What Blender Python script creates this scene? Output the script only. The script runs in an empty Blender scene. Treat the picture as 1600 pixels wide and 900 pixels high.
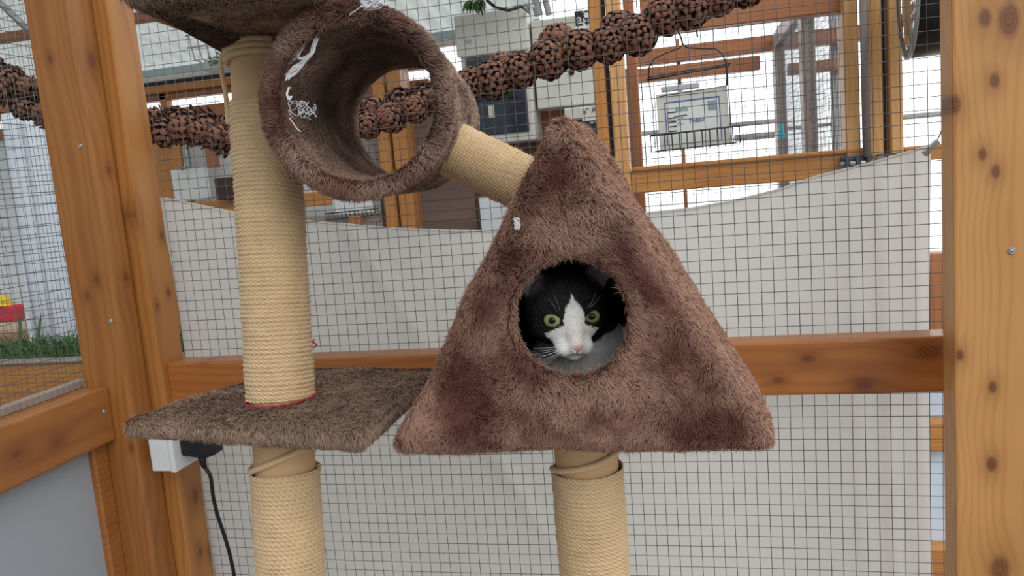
import bpy, bmesh, math, random
import numpy as np
from mathutils import Vector, Matrix, noise as mnoise

sc = bpy.context.scene
COL = sc.collection
PI = math.pi
random.seed(4)
RNG = np.random.default_rng(7)

# ------------------------------------------------------------------ camera
FOC = 1221.0                                   # focal length for a 1600x900 picture
_N = np.array([765., 9050., FOC]); _H = np.array([-5346., 287., FOC])
_dn = _N/np.linalg.norm(_N); _H = _H-_dn*(_H@_dn); _lf = _H/np.linalg.norm(_H)
_D = np.cross(_dn, _lf); _D /= np.linalg.norm(_D)
if _D[2] < 0: _D = -_D
RW = np.array([-_lf, _D, -_dn])                # world axes in camera space (x right, y down, z forward)
EYE = np.array([0., 0., 1.35])

def P(px, py, Y=None, X=None, Z=None, d=None):
    r = RW@np.array([px-800., py-450., FOC])
    if Y is not None: t = Y/r[1]
    elif X is not None: t = X/r[0]
    elif Z is not None: t = (Z-EYE[2])/r[2]
    else: t = d/FOC
    return EYE+r*t

cam = bpy.data.cameras.new('camera')
cam.sensor_width = 36.0; cam.lens = 36.0*FOC/1600.0; cam.clip_start = 0.02; cam.clip_end = 100
co = bpy.data.objects.new('camera', cam); COL.objects.link(co)
_r, _u, _b = RW@np.array([1., 0, 0]), RW@np.array([0, -1., 0]), RW@np.array([0, 0, -1.])
M = Matrix.Identity(4)
for i in range(3):
    M[i][0] = _r[i]; M[i][1] = _u[i]; M[i][2] = _b[i]; M[i][3] = EYE[i]
co.matrix_world = M
sc.camera = co

# ------------------------------------------------------------------ light and exposure
sc.view_settings.view_transform = 'Standard'
sc.view_settings.look = 'None'
sc.view_settings.gamma = 1.0
sc.view_settings.use_curve_mapping = False
sc.view_settings.exposure = 0.0
w = bpy.data.worlds.new('overcast_sky'); sc.world = w; w.use_nodes = True
def build_sky():
    """overcast light: strongest overhead and from the glazed far and right sides, weak near the ground"""
    nt = w.node_tree; L = nt.links; bg = nt.nodes['Background']; tc = nt.nodes.new('ShaderNodeTexCoord'); sp = nt.nodes.new('ShaderNodeSeparateXYZ')
    L.new(tc.outputs['Generated'], sp.inputs[0])
    def mth(op, a, b):
        n = nt.nodes.new('ShaderNodeMath'); n.operation = op
        for i, v in enumerate((a, b)):
            if isinstance(v, (int, float)): n.inputs[i].default_value = v
            else: L.new(v, n.inputs[i])
        return n.outputs[0]
    x, y, z = sp.outputs
    v = mth('ADD', SKY_BASE, mth('MULTIPLY', z, SKY_Z)); v = mth('ADD', v, mth('MULTIPLY', x, SKY_X))
    v = mth('ADD', v, mth('MULTIPLY', mth('MAXIMUM', y, 0.0), SKY_Y)); v = mth('MAXIMUM', v, 0.15)
    bg.inputs['Color'].default_value = (0.94, 0.98, 1.0, 1); L.new(v, bg.inputs['Strength'])
SKY_BASE, SKY_Z, SKY_X, SKY_Y = 0.50, 0.85, 0.30, 1.2
build_sky()
sl = bpy.data.lights.new('hazy_sun', 'SUN'); sl.energy = 1.1; sl.angle = math.radians(40); sl.color = (1.0, 0.97, 0.92)
so = bpy.data.objects.new('hazy_sun', sl); COL.objects.link(so)
so.rotation_euler = Vector((-0.58, 0.78, -0.55)).to_track_quat('-Z', 'Y').to_euler()
so.location = (3, -3, 4)

# ------------------------------------------------------------------ object helpers
def tag(o, label=None, cat=None, group=None, kind=None):
    if label: o['label'] = label
    if cat: o['category'] = cat
    if group: o['group'] = group
    if kind: o['kind'] = kind
    return o

def empty(name, loc, label=None, cat=None, group=None, parent=None):
    o = bpy.data.objects.new(name, None); o.empty_display_size = 0.05
    COL.objects.link(o); o.location = loc
    if parent: o.parent = parent
    return tag(o, label, cat, group)

def link(name, me, mat, parent=None, origin=None):
    """mesh is in world coordinates; the object's origin is moved to `origin`."""
    o = bpy.data.objects.new(name, me); COL.objects.link(o)
    if mat is not None and len(me.materials) == 0:
        for m in (mat if isinstance(mat, (list, tuple)) else [mat]): me.materials.append(m)
    org = Vector(origin) if origin is not None else Vector((0, 0, 0))
    if org.length > 0: me.transform(Matrix.Translation(-org))
    o.location = org
    if parent is not None:
        base = parent.location.copy(); q = parent.parent
        while q is not None: base += q.location; q = q.parent
        o.parent = parent; o.location = org-base
    return o

class MB:
    """collects verts and faces"""
    def __init__(s): s.v = []; s.f = []; s.m = []
    def add(s, vs, fs, mi=0):
        b = len(s.v); s.v += [tuple(map(float, p)) for p in vs]
        s.f += [tuple(b+i for i in f) for f in fs]; s.m += [mi]*len(fs)
        return s
    def box(s, a, b, mi=0):
        x0, y0, z0 = [min(a[i], b[i]) for i in range(3)]; x1, y1, z1 = [max(a[i], b[i]) for i in range(3)]
        return s.add([(x0,y0,z0),(x1,y0,z0),(x1,y1,z0),(x0,y1,z0),(x0,y0,z1),(x1,y0,z1),(x1,y1,z1),(x0,y1,z1)],
                     [(0,3,2,1),(4,5,6,7),(0,1,5,4),(1,2,6,5),(2,3,7,6),(3,0,4,7)], mi)
    def tube(s, pts, r, n=8, mi=0, cap=True, closed=False):
        pts = [Vector(p) for p in pts]; N = len(pts)
        rs = r if isinstance(r, (list, tuple)) else [r]*N
        ref = None; vs = []
        for i, p in enumerate(pts):
            a = pts[max(i-1, 0)] if not closed else pts[i-1]
            b = pts[min(i+1, N-1)] if not closed else pts[(i+1) % N]
            t = (b-a).normalized()
            if ref is None:
                ref = Vector((0, 0, 1)) if abs(t.z) < .9 else Vector((1, 0, 0))
            u = (ref-t*ref.dot(t)).normalized(); ref = u; v = t.cross(u)
            for k in range(n):
                an = 2*PI*k/n; vs.append(p+(u*math.cos(an)+v*math.sin(an))*rs[i])
        fs = []
        for i in range(N if closed else N-1):
            j = (i+1) % N
            for k in range(n): fs.append((i*n+k, i*n+(k+1) % n, j*n+(k+1) % n, j*n+k))
        if cap and not closed:
            fs.append(tuple(range(n))[::-1]); fs.append(tuple((N-1)*n+k for k in range(n)))
        return s.add(vs, fs, mi)
    def lathe(s, prof, c, axis=(0,0,1), n=32, mi=0):
        ax = Vector(axis).normalized(); u = ax.orthogonal().normalized(); v = ax.cross(u); c = Vector(c); vs = []
        for (r, h) in prof:
            for k in range(n):
                an = 2*PI*k/n; vs.append(c+ax*h+(u*math.cos(an)+v*math.sin(an))*r)
        fs = [(i*n+k, i*n+(k+1) % n, (i+1)*n+(k+1) % n, (i+1)*n+k) for i in range(len(prof)-1) for k in range(n)]
        return s.add(vs, fs, mi)
    def mesh(s, name, smooth=False, bevel=0.0, seg=1):
        me = bpy.data.meshes.new(name); me.from_pydata(s.v, [], s.f)
        if any(s.m): me.polygons.foreach_set('material_index', s.m)
        if bevel:
            bm = bmesh.new(); bm.from_mesh(me)
            bmesh.ops.bevel(bm, geom=bm.edges[:], offset=bevel, segments=seg, profile=.6, affect='EDGES', clamp_overlap=True)
            bm.to_mesh(me); bm.free()
        if smooth: me.polygons.foreach_set('use_smooth', [True]*len(me.polygons))
        me.update(); return me
    def centre(s):
        a = np.array(s.v); return (a.min(0)+a.max(0))/2
    def obj(s, name, mat, parent=None, smooth=False, bevel=0.0, seg=1, origin=None):
        c = origin if origin is not None else s.centre()
        return link(name, s.mesh(name, smooth, bevel, seg), mat, parent, c)

# ------------------------------------------------------------------ materials
def newmat(name):
    m = bpy.data.materials.new(name); m.use_nodes = True
    nt = m.node_tree; b = nt.nodes['Principled BSDF']
    return m, nt, b
def setp(b, **k):
    for n, v in k.items(): b.inputs[n.replace('_', ' ')].default_value = v
def plain(name, col, rough=.6, metal=0., var=.08, scale=30., bump=0., spec=.4):
    m, nt, b = newmat(name)
    tc = nt.nodes.new('ShaderNodeTexCoord'); nz = nt.nodes.new('ShaderNodeTexNoise'); nz.inputs['Scale'].default_value = scale
    nz.inputs['Detail'].default_value = 4
    nt.links.new(tc.outputs['Object'], nz.inputs['Vector'])
    mx = nt.nodes.new('ShaderNodeMix'); mx.data_type = 'RGBA'
    mx.inputs['A'].default_value = (*[c*(1-var) for c in col], 1); mx.inputs['B'].default_value = (*[min(1, c*(1+var)) for c in col], 1)
    nt.links.new(nz.outputs['Fac'], mx.inputs['Factor']); nt.links.new(mx.outputs['Result'], b.inputs['Base Color'])
    setp(b, Roughness=rough, Metallic=metal, Specular_IOR_Level=spec)
    if bump:
        bp = nt.nodes.new('ShaderNodeBump'); bp.inputs['Strength'].default_value = bump; bp.inputs['Distance'].default_value = .002
        nt.links.new(nz.outputs['Fac'], bp.inputs['Height']); nt.links.new(bp.outputs['Normal'], b.inputs['Normal'])
    return m
class NG:
    """tiny expression helper for shader maths"""
    def __init__(s, nt): s.nt = nt
    def m(s, op, a, b=None, c=None):
        n = s.nt.nodes.new('ShaderNodeMath'); n.operation = op
        for i, v in enumerate((a, b, c)):
            if v is None: continue
            if isinstance(v, (int, float)): n.inputs[i].default_value = v
            else: s.nt.links.new(v, n.inputs[i])
        return n.outputs[0]
    def noise(s, vec, scale, detail=3, rough=.5):
        n = s.nt.nodes.new('ShaderNodeTexNoise'); n.inputs['Scale'].default_value = scale
        n.inputs['Detail'].default_value = detail; n.inputs['Roughness'].default_value = rough
        s.nt.links.new(vec, n.inputs['Vector']); return n.outputs['Fac']
    def comb(s, x, y, z):
        n = s.nt.nodes.new('ShaderNodeCombineXYZ')
        for i, v in enumerate((x, y, z)):
            if isinstance(v, (int, float)): n.inputs[i].default_value = v
            else: s.nt.links.new(v, n.inputs[i])
        return n.outputs[0]
    def ramp(s, fac, stops):
        n = s.nt.nodes.new('ShaderNodeValToRGB'); e = n.color_ramp.elements
        while len(e) < len(stops): e.new(.5)
        for i, (p, c) in enumerate(stops): e[i].position = p; e[i].color = (*c, 1)
        s.nt.links.new(fac, n.inputs[0]); return n.outputs[0]
    def mix(s, f, a, b, mode='MIX'):
        n = s.nt.nodes.new('ShaderNodeMix'); n.data_type = 'RGBA'; n.blend_type = mode
        for k, v in (('Factor', f), ('A', a), ('B', b)):
            if isinstance(v, (int, float)): n.inputs[k].default_value = v
            elif isinstance(v, tuple): n.inputs[k].default_value = (*v, 1)
            else: s.nt.links.new(v, n.inputs[k])
        return n.outputs['Result']

def wood(name, axis, light=(.54, .245, .068), dark=(.30, .105, .025), knots=(), face=1, rough=.42, ring=95., rand=True):
    """pine; axis = grain axis 0/1/2, face = axis of the visible face normal, knots = [(u along grain, v across, radius)]"""
    m, nt, b = newmat(name); g = NG(nt)
    tc = nt.nodes.new('ShaderNodeTexCoord'); sp = nt.nodes.new('ShaderNodeSeparateXYZ'); nt.links.new(tc.outputs['Object'], sp.inputs[0])
    oth = [a for a in (0, 1, 2) if a not in (axis, face)][0]
    u, v, wq = sp.outputs[axis], sp.outputs[oth], sp.outputs[face]
    off = 0.0
    if rand:
        oi = nt.nodes.new('ShaderNodeObjectInfo'); off = g.m('MULTIPLY', oi.outputs['Random'], 9.0)
    uo = g.m('ADD', u, off)
    low = g.noise(g.comb(g.m('MULTIPLY', uo, 1.6), g.m('MULTIPLY', v, 5.), g.m('MULTIPLY', wq, 5.)), 1.3, 2)
    wob = g.noise(g.comb(g.m('MULTIPLY', uo, 6.), g.m('MULTIPLY', v, 20.), wq), 1.5, 3)
    # ring field: distance from a pith beside the plank
    vv = g.m('ADD', v, g.m('MULTIPLY', g.m('SUBTRACT', low, .5), .09))
    vv = g.m('ADD', vv, g.m('MULTIPLY', g.m('SUBTRACT', wob, .5), .008))
    ww = g.m('ADD', g.m('MULTIPLY', wq, .8), .035)
    r = g.m('SQRT', g.m('ADD', g.m('MULTIPLY', vv, vv), g.m('MULTIPLY', ww, ww)))
    kmask = None; kd = None
    for (ku, kv, kr, *kw_) in knots:
        du = g.m('MULTIPLY', g.m('SUBTRACT', u, ku), .62); dv = g.m('SUBTRACT', v, kv)
        d2_ = g.m('ADD', g.m('MULTIPLY', du, du), g.m('MULTIPLY', dv, dv))
        if kw_:
            dw = g.m('SUBTRACT', wq, kw_[0]); d2_ = g.m('ADD', d2_, g.m('MULTIPLY', dw, dw))
        d = g.m('SQRT', d2_)
        dn_ = g.m('DIVIDE', d, kr)
        kd = dn_ if kd is None else g.m('MINIMUM', kd, dn_)
        # push the grain aside around the knot
        fall = g.m('DIVIDE', kr*kr*2.2, g.m('ADD', g.m('MULTIPLY', d, d), kr*kr*1.5))
        r = g.m('ADD', r, g.m('MULTIPLY', fall, kr*.9))
    wave = g.m('SINE', g.m('MULTIPLY', r, 2*PI*ring))
    wave = g.m('MULTIPLY_ADD', wave, .5, .5)
    wave = g.m('POWER', wave, 2.2)
    fine = g.noise(g.comb(g.m('MULTIPLY', uo, 12.), g.m('MULTIPLY', v, 900.), g.m('MULTIPLY', wq, 900.)), 1., 2)
    tone = g.noise(g.comb(g.m('MULTIPLY', uo, 2.5), g.m('MULTIPLY', v, 9.), g.m('MULTIPLY', wq, 9.)), 1.7, 3)
    f = g.m('ADD', g.m('MULTIPLY', wave, .34), g.m('MULTIPLY', g.m('SUBTRACT', fine, .35), .38))
    f = g.m('ADD', f, g.m('MULTIPLY', g.m('SUBTRACT', tone, .45), 1.1))
    f = g.m('MAXIMUM', g.m('MINIMUM', f, 1.), 0.)
    col = g.mix(f, light, dark)
    if kd is not None:
        kw = g.m('ADD', kd, g.m('MULTIPLY', g.m('SUBTRACT', wob, .5), .8))
        halo = g.m('POWER', 2.718, g.m('MULTIPLY', g.m('MULTIPLY', kw, kw), -.16))
        col = g.mix(g.m('MULTIPLY', halo, .6), col, tuple(c*.62 for c in dark))
        core = g.m('MINIMUM', g.m('MAXIMUM', g.m('MULTIPLY', g.m('SUBTRACT', 1.25, kw), 1.5), 0.), 1.)
        krings = g.m('MULTIPLY_ADD', g.m('SINE', g.m('MULTIPLY', kw, 16.)), .5, .5)
        kc = g.mix(krings, (.12, .036, .018), (.21, .07, .028))
        col = g.mix(g.m('MULTIPLY', core, .88), col, kc)
    nt.links.new(col, b.inputs['Base Color'])
    setp(b, Roughness=rough, Specular_IOR_Level=.45)
    bp = nt.nodes.new('ShaderNodeBump'); bp.inputs['Strength'].default_value = .25; bp.inputs['Distance'].default_value = .0006
    nt.links.new(f, bp.inputs['Height']); nt.links.new(bp.outputs['Normal'], b.inputs['Normal'])
    return m

FARPOST = wood('pale far pine upright', 2, light=(.70, .40, .16), dark=(.46, .21, .07)); PIPE = plain('dull brown grey pipe', (.24, .20, .19), .5, .3)
WOODX = wood('pine along x', 0); WOODY = wood('pine along y', 1, face=0); WOODZ = wood('pine upright', 2)
WOODXB = wood('darker pine along x', 0, light=(.42, .17, .07), dark=(.25, .085, .035))
WOODZB = wood('darker pine upright', 2, light=(.42, .17, .07), dark=(.25, .085, .035))
GREYWOOD = wood('weathered wood', 2, light=(.32, .27, .24), dark=(.18, .14, .12))
DARKWOOD = wood('dark stained wood', 2, light=(.06, .03, .022), dark=(.03, .015, .012))
WIRE = plain('galvanised wire', (.115, .115, .12), .4, .35)
WIREDK = plain('black coated wire', (.025, .025, .03), .4, .2)
STEEL = plain('galvanised steel', (.42, .43, .44), .4, .7)
WHITEP = plain('white plastic', (.72, .74, .76), .35)
BEIGE = plain('beige enamel', (.52, .51, .45), .5)
BEIGE2 = plain('pale grey enamel', (.62, .63, .58), .45)
BLACKP = plain('black plastic', (.012, .012, .014), .35)
WHITEBOARD = plain('painted white board', (.70, .73, .76), .55)
GREYBOARD = plain('pale panel', (.34, .37, .41), .5, var=.05, scale=4)
CONCRETE = plain('concrete', (.20, .19, .18), .9, scale=8, bump=.3)
TAN = plain('bare tan board', (.42, .25, .145), .85, scale=60)
CARD = plain('kraft tube card', (.62, .40, .215), .75, scale=12, var=.12)
REDTW = plain('red twine', (.42, .03, .04), .8)
THREAD = plain('white thread', (.75, .75, .78), .9)

def attr_mat(name, rough=.75, sheen=.0, spec=.25, trans=0.):
    m, nt, b = newmat(name)
    a = nt.nodes.new('ShaderNodeAttribute'); a.attribute_name = 'col'
    nt.links.new(a.outputs['Color'], b.inputs['Base Color'])
    setp(b, Roughness=rough, Specular_IOR_Level=spec, Sheen_Weight=sheen, Sheen_Roughness=.4)
    return m
PLUSH = attr_mat('plush pile', .9, .0, .08)
CATFUR = attr_mat('cat fur', .55, .0, .3)

def rope_mat(name):
    m, nt, b = newmat(name); g = NG(nt)
    tc = nt.nodes.new('ShaderNodeTexCoord')
    a = nt.nodes.new('ShaderNodeAttribute'); a.attribute_name = 'col'
    n1 = g.noise(tc.outputs['Object'], 700., 3); n2 = g.noise(tc.outputs['Object'], 22., 3)
    c = g.mix(n1, (.52, .36, .20), (.93, .72, .46))
    c = g.mix(g.m('MULTIPLY', n2, .35), c, (.50, .35, .19))
    c = g.mix(1., c, a.outputs['Color'], 'MULTIPLY')
    nt.links.new(c, b.inputs['Base Color']); setp(b, Roughness=.7, Specular_IOR_Level=.3, Sheen_Weight=.15)
    bp = nt.nodes.new('ShaderNodeBump'); bp.inputs['Strength'].default_value = .5; bp.inputs['Distance'].default_value = .0008
    nt.links.new(n1, bp.inputs['Height']); nt.links.new(bp.outputs['Normal'], b.inputs['Normal'])
    return m
ROPE = rope_mat('sisal rope')

def cloth_mat():
    m, nt, b = newmat('unbleached sheet'); g = NG(nt)
    tc = nt.nodes.new('ShaderNodeTexCoord')
    n = g.noise(tc.outputs['Object'], 5., 4); f = g.noise(tc.outputs['Object'], 900., 2)
    c = g.mix(n, (.80, .79, .755), (.86, .855, .825))
    c = g.mix(g.m('MULTIPLY', f, .12), c, (.66, .65, .61))
    nt.links.new(c, b.inputs['Base Color']); setp(b, Roughness=.9, Specular_IOR_Level=.15)
    tr = nt.nodes.new('ShaderNodeBsdfTranslucent'); nt.links.new(c, tr.inputs['Color'])
    ms = nt.nodes.new('ShaderNodeMixShader'); ms.inputs[0].default_value = .5
    nt.links.new(b.outputs[0], ms.inputs[1]); nt.links.new(tr.outputs[0], ms.inputs[2])
    nt.links.new(ms.outputs[0], nt.nodes['Material Output'].inputs['Surface'])
    return m
SHEET = cloth_mat()
def translucent(name, col, fac=.6):
    m, nt, b = newmat(name); setp(b, Roughness=.6); b.inputs['Base Color'].default_value = (*col, 1)
    g = NG(nt); tc = nt.nodes.new('ShaderNodeTexCoord')
    n = g.noise(tc.outputs['Object'], 3., 5); c = g.mix(n, tuple(x*.75 for x in col), col)
    nt.links.new(c, b.inputs['Base Color'])
    tr = nt.nodes.new('ShaderNodeBsdfTranslucent'); nt.links.new(c, tr.inputs['Color'])
    ms = nt.nodes.new('ShaderNodeMixShader'); ms.inputs[0].default_value = fac
    nt.links.new(b.outputs[0], ms.inputs[1]); nt.links.new(tr.outputs[0], ms.inputs[2])
    nt.links.new(ms.outputs[0], nt.nodes['Material Output'].inputs['Surface'])
    return m
ROOFMAT = translucent('weathered roof sheet', (.72, .745, .72), .55)
def brick_mat():
    m, nt, b = newmat('weathered plank wall'); g = NG(nt)
    tc = nt.nodes.new('ShaderNodeTexCoord'); sp = nt.nodes.new('ShaderNodeSeparateXYZ'); nt.links.new(tc.outputs['Object'], sp.inputs[0])
    v = g.comb(sp.outputs[0], sp.outputs[2], 0.)
    br = nt.nodes.new('ShaderNodeTexBrick'); nt.links.new(v, br.inputs['Vector'])
    br.inputs['Color1'].default_value = (.215, .135, .115, 1); br.inputs['Color2'].default_value = (.15, .095, .08, 1)
    br.inputs['Mortar'].default_value = (.07, .04, .033, 1); br.inputs['Scale'].default_value = 1.
    br.inputs['Brick Width'].default_value = 1.3; br.inputs['Row Height'].default_value = .046; br.inputs['Mortar Size'].default_value = .0025
    gn = g.noise(g.comb(g.m('MULTIPLY', sp.outputs[0], 6.), 0., g.m('MULTIPLY', sp.outputs[2], 90.)), 1., 3)
    nt.links.new(g.mix(g.m('MULTIPLY', gn, .55), br.outputs['Color'], (.30, .21, .18)), b.inputs['Base Color']); setp(b, Roughness=.9)
    return m
BRICK = brick_mat()
def glass_mat(name, col=(.02, .03, .05)):
    m, nt, b = newmat(name); setp(b, Roughness=.08, Specular_IOR_Level=.6); b.inputs['Base Color'].default_value = (*col, 1)
    return m
SMOKED = glass_mat('smoked cover')

# ------------------------------------------------------------------ value noise in numpy
def vnoise(p, freq, seed=0):
    q = p*freq+seed*17.31; i = np.floor(q).astype(np.int64); f = q-i; f = f*f*(3-2*f)
    def h(ix, iy, iz):
        n = (ix*73856093) ^ (iy*19349663) ^ (iz*83492791) ^ (seed*2654435)
        n = (n ^ (n >> 13))*1274126177 & 0x7fffffff
        return (n & 0xffff)/65535.
    r = 0
    for a in (0, 1):
        wa = f[:, 0] if a else 1-f[:, 0]
        for b_ in (0, 1):
            wb = f[:, 1] if b_ else 1-f[:, 1]
            for c in (0, 1):
                wc = f[:, 2] if c else 1-f[:, 2]
                r = r+wa*wb*wc*h(i[:, 0]+a, i[:, 1]+b_, i[:, 2]+c)
    return r*2-1
def vnoise3(p, freq, seed=0):
    return np.stack([vnoise(p, freq, seed+k) for k in range(3)], 1)
def nrm(a): return a/np.maximum(np.linalg.norm(a, axis=1, keepdims=True), 1e-9)

# ------------------------------------------------------------------ implicit surfaces
def surfnet(fn, lo, hi, h):
    lo = np.array(lo, float); hi = np.array(hi, float); n = np.ceil((hi-lo)/h).astype(int)+1
    ax = [lo[i]+h*np.arange(n[i]) for i in range(3)]
    X, Y, Z = np.meshgrid(*ax, indexing='ij'); pts = np.stack([X, Y, Z], -1).reshape(-1, 3)
    f = np.empty(len(pts))
    for s in range(0, len(pts), 400000): f[s:s+400000] = fn(pts[s:s+400000])
    f = f.reshape(n)
    c = [f[a:n[0]-1+a, b:n[1]-1+b, d:n[2]-1+d] for a in (0, 1) for b in (0, 1) for d in (0, 1)]
    c = np.stack(c, -1); act = (c.min(-1) < 0) & (c.max(-1) >= 0)
    ii = np.argwhere(act); cv = c[act]
    corner = np.array([(a, b, d) for a in (0, 1) for b in (0, 1) for d in (0, 1)], float)
    acc = np.zeros((len(ii), 3)); cnt = np.zeros(len(ii))
    for a in range(8):
        for b in range(a+1, 8):
            if np.abs(corner[a]-corner[b]).sum() != 1: continue
            fa, fb = cv[:, a], cv[:, b]; mk = (fa < 0) != (fb < 0)
            t = np.where(mk, fa/np.where(mk, fa-fb, 1), 0)
            pt = corner[a]+t[:, None]*(corner[b]-corner[a]); acc += pt*mk[:, None]; cnt += mk
    V = lo+h*(ii+acc/cnt[:, None])
    idx = -np.ones(act.shape, int); idx[tuple(ii.T)] = np.arange(len(ii))
    F = []
    for a in range(3):
        s0 = [slice(None)]*3; s1 = [slice(None)]*3; s0[a] = slice(0, n[a]-1); s1[a] = slice(1, n[a])
        f0 = f[tuple(s0)]; f1 = f[tuple(s1)]; e = np.argwhere((f0 < 0) != (f1 < 0))
        b, d = (a+1) % 3, (a+2) % 3
        e = e[(e[:, b] > 0) & (e[:, d] > 0) & (e[:, b] < n[b]-1) & (e[:, d] < n[d]-1)]
        if not len(e): continue
        def g(db, dd):
            q = e.copy(); q[:, b] -= db; q[:, d] -= dd; return idx[tuple(q.T)]
        quad = np.stack([g(1, 1), g(0, 1), g(0, 0), g(1, 0)], 1)
        inside = f0[tuple(e.T)] < 0
        quad[~inside] = quad[~inside][:, ::-1]
        F.append(quad)
    return V, np.concatenate(F)

def vnormals(V, F):
    n = np.cross(V[F[:, 2]]-V[F[:, 0]], V[F[:, 3 % F.shape[1]]]-V[F[:, 1]]) if F.shape[1] == 4 else np.cross(V[F[:, 1]]-V[F[:, 0]], V[F[:, 2]]-V[F[:, 0]])
    N = np.zeros_like(V)
    for k in range(F.shape[1]): np.add.at(N, F[:, k], n)
    return nrm(N)

def np_mesh(name, V, quads, tris=None, cols=None, smooth_quads=True):
    me = bpy.data.meshes.new(name); nq = len(quads); ntri = 0 if tris is None else len(tris)
    me.vertices.add(len(V)); me.vertices.foreach_set('co', np.ascontiguousarray(V, np.float32).ravel())
    loops = quads.ravel() if ntri == 0 else np.concatenate([quads.ravel(), tris.ravel()])
    me.loops.add(len(loops)); me.loops.foreach_set('vertex_index', loops.astype(np.int32))
    st = np.concatenate([np.arange(nq)*4, nq*4+np.arange(ntri)*3]); tot = np.concatenate([np.full(nq, 4), np.full(ntri, 3)])
    me.polygons.add(nq+ntri); me.polygons.foreach_set('loop_start', st.astype(np.int32))
    try: me.polygons.foreach_set('loop_total', tot.astype(np.int32))
    except Exception: pass
    me.polygons.foreach_set('use_smooth', np.ones(nq+ntri, bool))
    me.update(calc_edges=True); me.validate(clean_customdata=False)
    if cols is not None:
        at = me.attributes.new('col', 'FLOAT_COLOR', 'POINT')
        at.data.foreach_set('color', np.concatenate([cols, np.ones((len(cols), 1))], 1).astype(np.float32).ravel())
    return me

def fur_mesh(name, V, F, count, length, comb, colour, weight=None, lift=.5, width=.0007, jitter=.35, droop=.5, seed=1, base_col=None, clumpf=140.):
    """base surface + pile of tapering fibres in ONE mesh"""
    rng = np.random.default_rng(seed); N = vnormals(V, F)
    T = np.concatenate([F[:, [0, 1, 2]], F[:, [0, 2, 3]]])
    A = .5*np.linalg.norm(np.cross(V[T[:, 1]]-V[T[:, 0]], V[T[:, 2]]-V[T[:, 0]]), axis=1)
    cen = V[T].mean(1); cn = nrm(N[T].sum(1))
    if weight is not None: A = A*weight(cen, cn)
    t = rng.choice(len(T), count, p=A/A.sum())
    a = rng.random(count); b = rng.random(count); s = a+b > 1; a[s] = 1-a[s]; b[s] = 1-b[s]
    W3 = np.stack([1-a-b, a, b], 1)
    p = (V[T[t]]*W3[:, :, None]).sum(1); n = nrm((N[T[t]]*W3[:, :, None]).sum(1))
    c = comb(p, n); c = c+vnoise3(p, clumpf, seed+5)*jitter+rng.normal(size=p.shape)*jitter*.45
    c = c-n*(c*n).sum(1, keepdims=True)
    lf = lift(p, n) if callable(lift) else lift
    lf = np.asarray(lf)*np.ones(count)
    d1 = nrm(c*(1.0)+n*lf[:, None]*1.4+1e-6)
    d2 = nrm(c*1.0+n*(lf*(1-droop)+.02)[:, None])
    L = (length(p, n) if callable(length) else length)*(.65+.6*rng.random(count))
    wv = np.cross(d1, n); wv = nrm(wv+1e-6); q = nrm(np.cross(wv, d1)); an = rng.normal(size=count)*.6
    wv = wv*np.cos(an)[:, None]+q*np.sin(an)[:, None]
    hw = (width*.5*(.7+.6*rng.random(count)))[:, None]
    r0 = p-n*.0008; m1 = p+d1*(L*.45)[:, None]; m2 = m1+d2*(L*.55)[:, None]
    VV = np.stack([r0-wv*hw, r0+wv*hw, m1+wv*hw*.85, m1-wv*hw*.85, m2], 1).reshape(-1, 3)
    o = len(V)+np.arange(count)*5
    qd = np.stack([o, o+1, o+2, o+3], 1); tr = np.stack([o+3, o+2, o+4], 1)
    root, tip = colour(p, n, rng)
    mid = root*.45+tip*.55
    CC = np.stack([root, root, mid, mid, tip], 1).reshape(-1, 3)
    bc = colour(V, N, rng)[0] if base_col is None else np.tile(base_col, (len(V), 1))
    return np_mesh(name, np.concatenate([V, VV]), np.concatenate([F, qd]), tr, np.clip(np.concatenate([bc, CC]), 0, 1))

def proj(c, n): return c-n*(c*n).sum(1, keepdims=True)
def smax(a, b, k): h = np.clip(.5-.5*(a-b)/k, 0, 1); return a*(1-h)+b*h+k*h*(1-h)
def smin(a, b, k): return -smax(-a, -b, k)

# ================================================================== THE SETTING
def beam(name, a, b, mat, label, cat, bevel=.004, group=None, parent=None):
    o = MB().box(a, b).obj(name, mat, parent, bevel=bevel)
    return tag(o, label, cat, group)
tag(MB().box((-4.2, -1.5, -.06), (2.6, 4.6, 0)).obj('floor', CONCRETE), kind='structure')

YM = 1.30                                       # plane of the back wire mesh
# corner posts, left
def kf(px, py, r): p = P(px, py, Y=1.17); return (p[2]-.95, p[0]+1.0275, r, 1.17-1.198)          # on the front face
def ks(px, py, r): p = P(px, py, X=-.983); return (p[2]-.95, -.983+1.0275, r, p[1]-1.198)       # on the side face
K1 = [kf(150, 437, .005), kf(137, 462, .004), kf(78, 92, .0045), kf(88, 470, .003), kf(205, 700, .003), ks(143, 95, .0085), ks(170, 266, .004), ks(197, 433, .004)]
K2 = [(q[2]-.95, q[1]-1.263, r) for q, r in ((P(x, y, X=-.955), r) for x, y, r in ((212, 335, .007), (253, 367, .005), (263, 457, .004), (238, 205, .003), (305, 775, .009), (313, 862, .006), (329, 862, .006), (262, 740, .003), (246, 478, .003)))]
W_POST1 = wood('pine near corner post', 2, light=(.37, .150, .038), dark=(.22, .074, .019), knots=K1, rand=False)  # pine colour darkened to stand in for shade in the left corner
W_POST2 = wood('pine rear corner post', 2, face=0, light=(.47, .205, .055), dark=(.27, .095, .024), knots=K2, rand=False)  # also toned down for that shade, less than the near post
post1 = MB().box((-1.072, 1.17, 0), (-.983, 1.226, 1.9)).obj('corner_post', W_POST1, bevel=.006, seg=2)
tag(post1, 'front pine post of the left corner pair, rail butting into it', 'post', 'pine posts of the left cage corner')
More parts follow.
